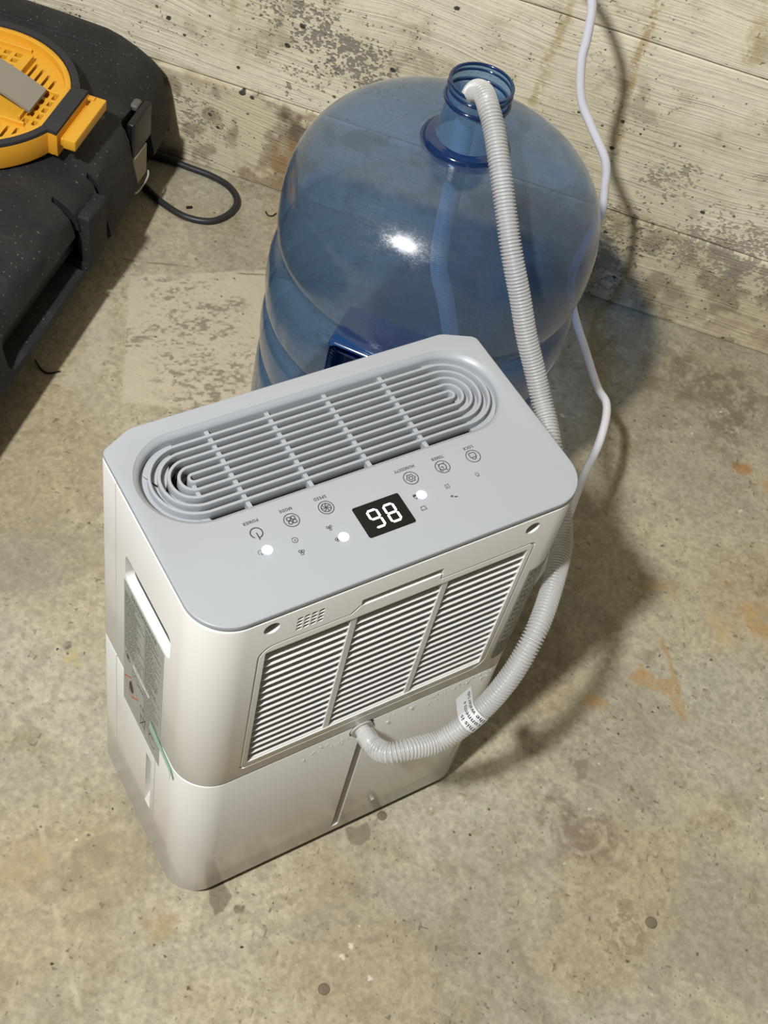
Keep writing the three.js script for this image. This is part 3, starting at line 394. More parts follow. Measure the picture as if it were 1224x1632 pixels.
{ // labels and tape
  const spec = canvasTex(700, 1500, (c, w, h) => {
    c.fillStyle = '#9b9d97'; c.fillRect(0, 0, w, h); c.fillStyle = '#2b2d2c'; const r = rng(17);
    c.font = 'bold 62px sans-serif'; c.textAlign = 'center'; c.fillText('DEHUMIDIFIER', w / 2, 75, w * 0.94);
    c.fillRect(12, 95, w - 24, 3);
    for (let k = 0; k < 34; k++) { const y = 112 + k * 20; const l = 0.45 + 0.5 * r(); let x = 20; while (x < 20 + 330 * l) { const q = 12 + 50 * r(); c.fillRect(x, y, q, 9); x += q + 8; } x = 385; const l2 = 0.35 + 0.6 * r(); while (x < 385 + 290 * l2) { const q = 12 + 40 * r(); c.fillRect(x, y, q, 9); x += q + 8; } if (k % 5 === 0) c.fillRect(12, y + 13, w - 24, 1.5); }
    c.fillRect(368, 100, 3, 900);
    for (let k = 0; k < 24; k++) { const y = 800 + k * 22; let x = 385; const l2 = 0.4 + 0.6 * r(); while (x < 385 + 290 * l2) { const q = 12 + 40 * r(); c.fillRect(x, y, q, 8); x += q + 8; } }
    c.fillStyle = '#e9e9e3'; c.fillRect(180, 815, 300, 46); c.fillStyle = '#2b2d2c'; for (let x = 188; x < 470;) { const q = 2 + 5 * r(); c.fillRect(x, 821, q, 26); x += q + 3 + 4 * r(); }
    c.lineWidth = 6; c.strokeStyle = '#2b2d2c'; c.beginPath(); c.arc(80, 850, 44, 0, 7); c.stroke(); c.beginPath(); c.arc(80, 850, 26, 0, 7); c.fill();
    c.strokeRect(170, 900, 100, 86); c.beginPath(); c.moveTo(190, 965); c.lineTo(220, 915); c.lineTo(250, 965); c.stroke();
    c.font = 'bold 54px sans-serif'; c.fillText('R32', 330, 975);
    c.lineWidth = 13; c.strokeStyle = '#b3502f'; c.save(); c.translate(150, 1170); c.rotate(PI / 4); c.strokeRect(-92, -92, 184, 184); c.restore(); c.fillStyle = '#20211f'; c.beginPath(); c.moveTo(150, 1085); c.quadraticCurveTo(225, 1170, 180, 1215); c.quadraticCurveTo(150, 1240, 118, 1215); c.quadraticCurveTo(85, 1160, 150, 1085); c.fill(); c.fillRect(100, 1232, 100, 9);
    c.font = 'bold 60px sans-serif'; c.fillText('CE', 360, 1190); c.lineWidth = 9; c.strokeStyle = '#20211f'; c.beginPath(); c.moveTo(330, 1250); c.lineTo(430, 1420); c.moveTo(430, 1250); c.lineTo(330, 1420); c.stroke(); c.strokeRect(340, 1280, 80, 100); c.beginPath(); c.arc(560, 1340, 60, 0.4, 5.4); c.stroke();
  });
  const sp = part('rating_label', new THREE.BoxGeometry(0.00035, 0.1640, 0.0655), [null, null, null, null, null, null].map((_, i) => i === 1 ? std({ map: spec, roughness: 0.5 }) : std({ color: 0xa0a29c, roughness: 0.5 })), dehum);
  sp.position.set(-W / 2 - 0.0001, 0.2505, 0.0005); sp.userData.label = 'grey rating label full of small print with a red diamond';
  const warn = canvasTex(420, 1500, (c, w, h) => {
    c.fillStyle = '#8d8c80'; c.fillRect(0, 0, w, h); c.fillStyle = '#22221f'; const r = rng(9);
    ['DANGER', 'CULE EX', 'DANGER', 'instruct', 'WARNING', 'Of Lock', 'ou Over', 'location', 'with a', 'require', 'empty a', 'agree.'].forEach((s, k) => { c.font = (k < 3 || k === 4 ? 'bold italic 98px' : 'bold 88px') + ' sans-serif'; c.fillText(s, 14, 92 + k * 95, w * 1.3); });
    c.fillStyle = '#3a3a34'; c.fillRect(8, 1190, w - 16, 300); c.fillStyle = '#8d8c80'; for (let k = 0; k < 9; k++) { let x = 20; const y = 1204 + k * 32; while (x < w - 40) { const q = 14 + 46 * r(); c.fillRect(x, y, q, 12); x += q + 22; } }
  });
  // bends round the right front corner
  const lr = 0.029 + 0.0003, x0 = 0.1115, xs = W / 2 - 0.029, n = 14, pos = [], uv = [], idx = [], wid = 0.036; const yb = 0.2245, yt = 0.3475;
  for (let i = 0; i <= n; i++) { const s = i / n * wid; let x, z; if (x0 + s < xs) { x = x0 + s; z = FZ + 0.0003; } else { const a = (x0 + s - xs) / lr; x = xs + lr * Math.sin(a); z = FZ - 0.029 + lr * Math.cos(a); } for (const y of [yb, yt]) { pos.push(x, y, z); uv.push(i / n, y === yb ? 0 : 1); } }
  for (let i = 0; i < n; i++) { const a = i * 2; idx.push(a, a + 2, a + 1, a + 1, a + 2, a + 3); }
  const wg = new THREE.BufferGeometry(); wg.setAttribute('position', new THREE.Float32BufferAttribute(pos, 3)); wg.setAttribute('uv', new THREE.Float32BufferAttribute(uv, 2)); wg.setIndex(idx); wg.computeVertexNormals();
  part('warning_label', wg, std({ map: warn, roughness: 0.45 }), dehum).userData.label = 'grey warning label in black capitals';
  // green tape from the label's corner to the seam, one end curled up
  const tp = [], ti = [], tn = 16; const a0 = [0.2075, 0.0165], a1 = [0.1995, 0.0590];
  for (let i = 0; i <= tn; i++) { const t = i / tn, lift = i > 13 ? 0.0006 * (i - 13) ** 1.6 : 0.0005; for (const s of [-1, 1]) tp.push(-W / 2 - 0.0004 - lift, lerp(a0[0], a1[0], t) + s * lerp(0.0062, 0.0032, t) * (1 + 0.1 * Math.sin(9 * t)), lerp(a0[1], a1[1], t) + s * 0.0008); }
  for (let i = 0; i < tn; i++) { const a = i * 2; ti.push(a, a + 2, a + 1, a + 1, a + 2, a + 3); }
  const tg = new THREE.BufferGeometry(); tg.setAttribute('position', new THREE.Float32BufferAttribute(tp, 3)); tg.setIndex(ti); tg.computeVertexNormals();
  part('tape_strip', tg, phy({ color: lin(0.36, 0.66, 0.50), roughness: 0.4, transmission: 0.35, thickness: 0, side: THREE.DoubleSide }), dehum).userData.label = 'strip of pale green tape';
}

// ---------------------------------------------------------------- water jug
const jug = thing('water_jug', 'large empty blue translucent plastic water bottle with open neck behind the dehumidifier', 'water jug');
jug.position.set(-0.0285, 0.0008, -0.3440); jug.rotation.z = -0.018;
{
  const prof = [[0.002, 0.014], [0.06, 0.013], [0.105, 0.008], [0.117, 0.0], [0.126, 0.001], [0.1335, 0.008], [0.1368, 0.022], [0.1378, 0.05], [0.1385, 0.09], [0.1388, 0.13], [0.1385, 0.160], [0.137, 0.172], [0.1345, 0.178], [0.1338, 0.181], [0.1345, 0.184], [0.1372, 0.190], [0.1388, 0.205], [0.1388, 0.220], [0.1375, 0.230], [0.1345, 0.236], [0.1340, 0.2385], [0.1352, 0.242], [0.1380, 0.250], [0.1392, 0.262], [0.1394, 0.276], [0.1385, 0.290], [0.1355, 0.302], [0.1312, 0.309], [0.1302, 0.3125], [0.1310, 0.3160], [0.1340, 0.3215], [0.1358, 0.329]];
  const h0 = 0.342, ht = 0.4415, n = 2.9, R = 0.1368;
  for (let i = 0; i <= 30; i++) { const t = Math.sin(i / 30 * PI / 2); const r = R * Math.pow(Math.max(0, 1 - Math.pow(t, n)), 1 / n); if (r < 0.040) break; prof.push([r, h0 + (ht - h0) * t]); }
  prof.push([0.0375, 0.4405], [0.0350, 0.4400]);
  const curve = new THREE.SplineCurve(prof.map(([r, y]) => new THREE.Vector2(r, y)));
  const pts = curve.getPoints(prof.length * 4);
  const g = new THREE.LatheGeometry(pts, 120), p = g.attributes.position;
  for (let i = 0; i < p.count; i++) { // moulded panels on the lower bands, slight unevenness
    const x = p.getX(i), y = p.getY(i), z = p.getZ(i), r = Math.hypot(x, z), a = Math.atan2(z, x); if (r < 0.02) continue;
    let d = 0.0005 * Math.sin(3 * a + y * 20) + 0.0006 * (fbm(Math.cos(a) * 4 + 9, y * 30 + Math.sin(a) * 4, 3) - 0.5);
    const band = sst(0.245, 0.255, y) * (1 - sst(0.285, 0.295, y)) + sst(0.03, 0.05, y) * (1 - sst(0.15, 0.165, y)); const q = Math.abs(((a * 8 / PI + 40 + (y > 0.2 ? 0.5 : 0)) % 1) - 0.5);
    d -= 0.0016 * band * (1 - sst(0.03, 0.09, q)); p.setXYZ(i, x * (1 + d / r), y, z * (1 + d / r));
  }
  g.computeVertexNormals();
  { const nn = g.attributes.normal, rows = pts.length; for (let k = 0; k < rows; k++) { const a = k, b = 120 * rows + k; const x = nn.getX(a) + nn.getX(b), y = nn.getY(a) + nn.getY(b), z = nn.getZ(a) + nn.getZ(b), l = Math.hypot(x, y, z) || 1; nn.setXYZ(a, x / l, y / l, z / l); nn.setXYZ(b, x / l, y / l, z / l); } }
  { // the grip pocket opens through the wall
    const ix = g.index.array, keep = []; for (let i = 0; i < ix.length; i += 3) { let x = 0, y = 0, z = 0; for (let k = 0; k < 3; k++) { x += p.getX(ix[i + k]) / 3; y += p.getY(ix[i + k]) / 3; z += p.getZ(ix[i + k]) / 3; } const a = Math.atan2(z, x) - (PI / 2 + 0.06); if (!(Math.abs(a) < 0.275 && y > 0.190 && y < 0.306)) keep.push(ix[i], ix[i + 1], ix[i + 2]); } g.setIndex(keep);
  }
  // scuffs in the plastic
  const S = 1024, cd = new Uint8Array(S * S * 4), rd = new Uint8Array(S * S * 4);
  for (let j = 0; j < S; j++) for (let i = 0; i < S; i++) { const o = (j * S + i) * 4, u = i / S, v = j / S; const f = fbm(u * 24, v * 18, 5), s = fbm(u * 40 + v * 60, v * 30 - u * 70 + 9, 4), sp = vn(u * 500, v * 500); const m = 0.45 * sst(0.2, 0.9, f) + 0.35 * sst(0.3, 1, s) + 0.7 * sst(0.95, 0.99, sp) * sst(0.5, 0.6, f);
    cd[o] = toS(0.305 + 0.05 * m); cd[o + 1] = toS(0.465 + 0.02 * m); cd[o + 2] = toS(0.69); cd[o + 3] = 255; const r = 255 * Math.min(1, 0.10 + 0.22 * m + 0.22 * sst(0.55, 0.8, vn(u * 900, v * 700)) * f); rd[o] = rd[o + 1] = rd[o + 2] = r; rd[o + 3] = 255; }
  const jm = phy({ map: tex(cd, S, S, true), roughnessMap: tex(rd, S, S, false), roughness: 1, transmission: 0.92, thickness: 0, ior: 1.58, side: THREE.DoubleSide });
  part('bottle_body', g, jm, jug);
  const thick = phy({ color: lin(0.022, 0.085, 0.27), roughness: 0.12, transmission: 0.78, thickness: 0, ior: 1.58, side: THREE.DoubleSide });
  const neckM = phy({ color: lin(0.27, 0.45, 0.68), roughness: 0.14, transmission: 0.82, thickness: 0, ior: 1.58, side: THREE.DoubleSide });
  const nk = new THREE.Group(); nk.name = 'neck'; jug.add(nk); nk.position.set(0.0038, 0, 0.0015);
  const lath = (a, seg = 72) => new THREE.LatheGeometry(a.map(([r, y]) => new THREE.Vector2(r, y)), seg);
  part('neck_wall', lath([[0.0262, 0.440], [0.0258, 0.446], [0.0252, 0.455], [0.0248, 0.468], [0.0247, 0.480], [0.0249, 0.4935]]), neckM, nk);
  const tor = (r, t, y, m) => part('thread_ring', new THREE.TorusGeometry(r, t, 12, 72).rotateX(PI / 2).translate(0, y, 0), m, nk);
  tor(0.0249, 0.0013, 0.4945, thick); tor(0.0254, 0.0011, 0.4895, thick); tor(0.0258, 0.0016, 0.4805, thick);
  part('collar', lath([[0.0258, 0.4455], [0.0285, 0.4440], [0.0310, 0.4440], [0.0332, 0.4425], [0.0342, 0.4395], [0.0355, 0.4372], [0.0375, 0.4385], [0.0375, 0.4372], [0.0345, 0.4352], [0.0305, 0.437], [0.0262, 0.4400]]), thick, nk);
  // handle moulded into the side: a pocket with a grip bar
  const hd = new THREE.Group(); hd.name = 'handle'; jug.add(hd); hd.rotation.y = -0.07;
  const deep = phy({ color: lin(0.035, 0.13, 0.38), roughness: 0.15, transmission: 0.7, thickness: 0, ior: 1.58, side: THREE.DoubleSide });
  const shell = carve(rbox(0.080, 0.122, 0.052, 0.006, 0, 0.248, 0.1120, 3), [rbox(0.0755, 0.1165, 0.060, 0.006, 0, 0.248, 0.1190, 3)]);
  part('pocket', crease(shell, 0.6), deep, hd);
  part('grip_bar', crease(rbox(0.022, 0.118, 0.016, 0.005, 0.004, 0.248, 0.1245, 3), 0.7), deep, hd);
  for (const y of [0.298, 0.280]) part('stiffening_rib', rbox(0.076, 0.003, 0.026, 0.001, 0, y, 0.105, 2), deep, hd);
}

// ---------------------------------------------------------------- corrugated drain hose
{
  const pts = [B(0.0005, 0.1990, 0.0880), B(0.0010, 0.2010, 0.1000), B(0.0050, 0.2085, 0.1120), B(0.0150, 0.2115, 0.1160), B(0.0447, 0.2120, 0.1210), B(0.0716, 0.2344, 0.1220), B(0.0952, 0.2680, 0.1180), B(0.1194, 0.2930, 0.1040), B(0.1488, 0.3010, 0.0790), B(0.1786, 0.3020, 0.0480), B(0.1930, 0.3180, 0.0160),
    B(0.2000, 0.3380, -0.0161), B(0.2049, 0.3460, -0.0341), B(0.2061, 0.3540, -0.0468), B(0.2058, 0.3700, -0.0628), B(0.2031, 0.3900, -0.0787), B(0.2012, 0.4180, -0.0991), B(0.1999, 0.4440, -0.1202), B(0.2066, 0.4840, -0.1640), B(0.2130, 0.5000, -0.1897), B(0.2159, 0.5070, -0.2047), B(0.2204, 0.5080, -0.2190), B(0.2245, 0.5020, -0.2310), B(0.2307, 0.4890, -0.2432), B(0.2380, 0.4700, -0.2530), V(-0.0195, 0.38, -0.3588), V(-0.0198, 0.31, -0.3763), V(-0.0153, 0.27, -0.3811), V(0.0000, 0.22, -0.3906), V(0.0150, 0.16, -0.3950), V(0.0100, 0.08, -0.3900), V(-0.015, 0.035, -0.375), V(-0.055, 0.026, -0.350)];
  const pitch = 0.0026;
  const g = sweep(pts, { sides: 22, closedEnds: false, stations: (L) => { const a = [[0, 0.0079], [0.006, 0.0079], [0.0092, 0.0079]]; for (let s = 0.010; s < L - pitch; s += pitch) for (const [p, r] of [[0, 0.0065], [0.22, 0.0065], [0.34, 0.0079], [0.46, 0.0084], [0.74, 0.0084], [0.88, 0.0079]]) a.push([s + p * pitch, r]); return a; } });
  const hose = thing('drain_hose', 'clear white corrugated hose running from the dehumidifier front up into the blue bottle neck', 'hose');
  part('hose_wall', g, phy({ color: lin(0.86, 0.86, 0.85), roughness: 0.2, transmission: 0.68, thickness: 0, ior: 1.5, side: THREE.DoubleSide }), hose);
  // paper tag wrapped round it
  const tagTex = canvasTex(512, 256, (c, w, h) => { c.fillStyle = '#c9cbc9'; c.fillRect(0, 0, w, h); c.fillStyle = '#15171c'; c.font = 'bold 66px sans-serif'; c.fillText('This is', 24, 74); c.fillText('connects a', 24, 152); c.fillText('the water tub', 24, 230); });
  const curve = new THREE.CatmullRomCurve3(pts, false, 'centripetal');
  let best = 0, bd = 1e9; const target = B(0.0690, 0.2320, 0.1220); for (let i = 0; i <= 600; i++) { const d = curve.getPointAt(i / 600).distanceTo(target); if (d < bd) { bd = d; best = i / 600; } }
  const c0 = curve.getPointAt(best), t0 = curve.getTangentAt(best), view = camera.position.clone().sub(c0).normalize();
  const up = view.clone().addScaledVector(t0, -view.dot(t0)).normalize(), side = t0.clone().cross(up).normalize();   // side: across the hose, to the upper left
  const tw = 0.016, pos = [], uv = [], idx = [], path = []; const rr0 = 0.0088;
  for (let i = 0; i <= 14; i++) { const a = lerp(-1.35, 1.25, i / 14); path.push([Math.sin(a) * rr0, Math.cos(a) * rr0]); }
  const sgn = side.y > 0 ? 1 : -1;
  path.push([rr0 * 1.25, -rr0 * 0.2], [rr0 * 1.6, -rr0 * 0.9], [rr0 * 2.1, -rr0 * 1.9]);
  let run = 0; const L = path.map((q, i) => i ? run += Math.hypot(q[0] - path[i - 1][0], q[1] - path[i - 1][1]) : 0);
  path.forEach((q, i) => { for (const s of [-1, 1]) { const p = c0.clone().addScaledVector(side, sgn * q[0]).addScaledVector(up, q[1]).addScaledVector(t0, s * tw / 2); pos.push(p.x, p.y, p.z); uv.push(L[i] / run, s < 0 ? 1 : 0); } });
  for (let i = 0; i < path.length - 1; i++) { const a = i * 2; idx.push(a, a + 2, a + 1, a + 1, a + 2, a + 3); }
  const tg = new THREE.BufferGeometry(); tg.setAttribute('position', new THREE.Float32BufferAttribute(pos, 3)); tg.setAttribute('uv', new THREE.Float32BufferAttribute(uv, 2)); tg.setIndex(idx); tg.computeVertexNormals();
  part('paper_tag', tg, std({ map: tagTex, roughness: 0.5, side: THREE.DoubleSide }), hose).userData.label = 'white paper tag with black print';
}

// ---------------------------------------------------------------- white power cord
{
  const pts = [V(-0.10, 0.66, -0.52), V(-0.05, 0.58, -0.54), V(0.010, 0.510, -0.56), V(0.0372, 0.466, -0.56), V(0.0435, 0.430, -0.56), V(0.0450, 0.4079, -0.56), V(0.0568, 0.3677, -0.56), V(0.0731, 0.3445, -0.56), V(0.0979, 0.3117, -0.56), V(0.1063, 0.2824, -0.56), V(0.1116, 0.2524, -0.56), V(0.1075, 0.21, -0.56), V(0.1060, 0.165, -0.56), V(0.1195, 0.1235, -0.558), V(0.1480, 0.108, -0.515), V(0.1700, 0.112, -0.465), V(0.1815, 0.128, -0.430), V(0.1830, 0.145, -0.365), V(0.1755, 0.150, -0.300), V(0.1690, 0.155, -0.225), V(0.1580, 0.155, -0.170), V(0.1400, 0.140, -0.130), V(0.1130, 0.110, -0.108), V(0.1000, 0.09, -0.100)];
  const c = thing('power_cord', 'white round power cord hanging down the wall behind the blue bottle', 'power cord');
  part('cable', sweep(pts, { radius: 0.0043, sides: 16, step: 0.004 }), phy({ color: lin(0.72, 0.72, 0.78), roughness: 0.4 }), c);
}

// ---------------------------------------------------------------- black tool case
const caseMat = (() => {
  const S = 1024, cd = new Uint8Array(S * S * 4), bd = new Uint8Array(S * S * 4), r = rng(77);
  const sp = new Float32Array(S * S); for (let k = 0; k < 1900; k++) { const x = r() * S, y = r() * S, q = 0.6 + 1.8 * r() * r(); for (let j = -3; j <= 3; j++) for (let i = -3; i <= 3; i++) { const d = Math.hypot(i, j); if (d < q) sp[((y + j + S) % S | 0) * S + ((x + i + S) % S | 0)] = Math.max(sp[((y + j + S) % S | 0) * S + ((x + i + S) % S | 0)], (0.25 + 0.75 * r()) * (1 - d / q * 0.6)); } }
  for (let j = 0; j < S; j++) for (let i = 0; i < S; i++) { const o = (j * S + i) * 4, u = i / S, v = j / S; const f = fbm(u * 10 + 4, v * 10, 5), f2 = fbm(u * 90, v * 90, 3), sc = fbm(u * 9 + v * 14 + 5, v * 110 - u * 60, 3); let m = 0.35 * sst(0.45, 0.75, f) * (0.4 + f2) + 0.25 * sst(0.66, 0.78, sc);
    const gr = vn(u * 512, v * 512); m = Math.min(1, m + 0.45 * sst(0.72, 1, gr) * sst(0.40, 0.62, f)); const s = sp[j * S + i];
    cd[o] = toS(lerp(lerp(0.0085, 0.034, m), 0.42, s)); cd[o + 1] = toS(lerp(lerp(0.0085, 0.0333, m), 0.40, s)); cd[o + 2] = toS(lerp(lerp(0.0093, 0.033, m), 0.37, s)); cd[o + 3] = 255; const b = 128 + 60 * (f2 - 0.5) + 40 * (gr - 0.5); bd[o] = bd[o + 1] = bd[o + 2] = b; bd[o + 3] = 255; }
  return std({ map: tex(cd, S, S, true), bumpMap: tex(bd, S, S, false), bumpScale: 0.0008, roughness: 0.75 });
})();
function uvBox(g, k = 2.4) { // uv in metres by the face's main direction
  g = g.index ? g.toNonIndexed() : g; const p = g.attributes.position, u = new Float32Array(p.count * 2), a = V(), b = V(), c = V(), n = V();
  for (let i = 0; i < p.count; i += 3) { a.fromBufferAttribute(p, i); b.fromBufferAttribute(p, i + 1); c.fromBufferAttribute(p, i + 2); n.copy(b).sub(a).cross(c.clone().sub(a)); const X = Math.abs(n.x), Y = Math.abs(n.y), Z = Math.abs(n.z); for (const [q, j] of [[a, i], [b, i + 1], [c, i + 2]]) { u[j * 2] = k * (Y >= X && Y >= Z ? q.x : X >= Z ? q.z : q.x); u[j * 2 + 1] = k * (Y >= X && Y >= Z ? q.z : q.y); } }
  g.setAttribute('uv', new THREE.BufferAttribute(u, 2)); return g;
}
const toolcase = thing('tool_case', 'big dusty black plastic tool case lying flat against the wall, a yellow part on it', 'tool case');
{
  // cross-section of the right-hand side, swept along z with the far end rounded down
  const half = [[-0.460, 0.0], [-0.436, 0.006], [-0.416, 0.035], [-0.394, 0.066], [-0.3865, 0.073], [-0.3875, 0.080], [-0.392, 0.100], [-0.398, 0.132], [-0.403, 0.145], [-0.412, 0.153], [-0.430, 0.163], [-0.452, 0.172], [-0.470, 0.176], [-0.55, 0.178], [-0.70, 0.178]];
  const CX = -0.70, mirror = half.slice(0, -1).reverse().map(([x, y]) => [2 * CX - x, y]); const sec = [...half, ...mirror];
  const zs = [[-0.722, 0.60, 0.962], [-0.7215, 0.80, 0.966], [-0.717, 0.91, 0.974], [-0.708, 0.965, 0.986], [-0.693, 0.99, 0.995], [-0.67, 1, 1], [-0.64, 1, 1], [-0.60, 1, 1], [-0.56, 1, 1], [-0.52, 1, 1], [-0.48, 1, 1], [-0.44, 1, 1], [-0.3, 1, 1], [-0.1, 1, 1], [0.10, 1, 1], [0.13, 0.97, 0.985], [0.145, 0.9, 0.97]];
  const pos = [], idx = [], n = sec.length;
  for (const [z, ky, kx] of zs) for (const [x, y] of sec) pos.push(CX + (x - CX) * kx - (x > CX + 0.2 ? 0.022 * sst(0.42, 0.74, -z) : 0), y * ky, z);   // narrows a little towards the wall
  for (let k = 0; k < zs.length - 1; k++) for (let i = 0; i < n; i++) { const a = k * n + i, b = k * n + (i + 1) % n; idx.push(a, b, a + n, b, b + n, a + n); }
  for (const [k, f] of [[0, 0], [zs.length - 1, 1]]) { const c = pos.length / 3; pos.push(CX, 0.08, zs[k][0]); for (let i = 0; i < n; i++) { const a = k * n + i, b = k * n + (i + 1) % n; if (f) idx.push(c, a, b); else idx.push(c, b, a); } }
  let g = new THREE.BufferGeometry(); g.setAttribute('position', new THREE.Float32BufferAttribute(pos, 3)); g.setIndex(idx); g.computeVertexNormals(); g.setAttribute('uv', new THREE.Float32BufferAttribute(new Float32Array(pos.length / 3 * 2), 2));
  const cuts = [];
  const wedge = (pts2, d, y) => { const s = new THREE.Shape(); pts2.forEach(([x, z], i) => i ? s.lineTo(x, -z) : s.moveTo(x, -z)); s.closePath(); return ext(s, d).rotateX(-PI / 2).translate(0, y, 0); };
  cuts.push(rbox(0.070, 0.044, 0.205, 0.012, -0.398, 0.103, -0.350, 3));                                    // grip recess under the edge
  cuts.push(wedge([[-0.36, -0.410], [-0.424, -0.417], [-0.426, -0.423], [-0.36, -0.425]], 0.13, 0.06), wedge([[-0.36, -0.474], [-0.413, -0.476], [-0.415, -0.482], [-0.36, -0.486]], 0.12, 0.045)); // slots at both sides of the latch
  cuts.push(rbox(0.034, 0.10, 0.060, 0.006, -0.404, 0.118, -0.606, 2));                                      // seat of the second latch
  cuts.push(rbox(0.30, 0.006, 0.010, 0.0025, -0.62, 0.1785, -0.38, 2), rbox(0.010, 0.006, 0.50, 0.0025, -0.475, 0.1785, -0.30, 2), rbox(0.30, 0.006, 0.010, 0.0025, -0.62, 0.1785, -0.660, 2));
  g = carve(g, cuts);
  part('case_shell', crease(uvBox(g), 0.55), caseMat, toolcase);
  const gg = uvBox(merged([rbox(0.020, 0.024, 0.200, 0.009, -0.417, 0.098, -0.350, 4)]));
  part('carry_handle', crease(gg, 0.7), std({ color: 0x171715, roughness: 0.6 }), toolcase);
  part('latch', crease(uvBox(rbox(0.016, 0.072, 0.044, 0.004, -0.3945, 0.106, -0.449, 3)), 0.7), caseMat, toolcase);
  const l2 = part('latch', crease(uvBox(rbox(0.010, 0.045, 0.050, 0.003, -0.410, 0.128, -0.606, 3)), 0.7), std({ color: 0x121214, roughness: 0.35 }), toolcase);
  part('latch_plate', rbox(0.004, 0.042, 0.040, 0.0012, -0.4060, 0.084, -0.596, 2), std({ color: lin(0.30, 0.26, 0.20), roughness: 0.7 }), l2).userData.label = 'worn beige latch plate';
  part('hinge_pin', rbox(0.010, 0.008, 0.016, 0.003, -0.420, 0.148, -0.620, 2), std({ color: lin(0.10, 0.095, 0.085), roughness: 0.5 }), l2);
  part('wire_bail', sweep([V(-0.4015, 0.088, -0.573), V(-0.4005, 0.066, -0.573), V(-0.4000, 0.061, -0.578), V(-0.4005, 0.061, -0.612), V(-0.4020, 0.066, -0.616)], { radius: 0.0012, sides: 8, step: 0.002 }), std({ color: lin(0.34, 0.32, 0.28), roughness: 0.5 }), l2);
}

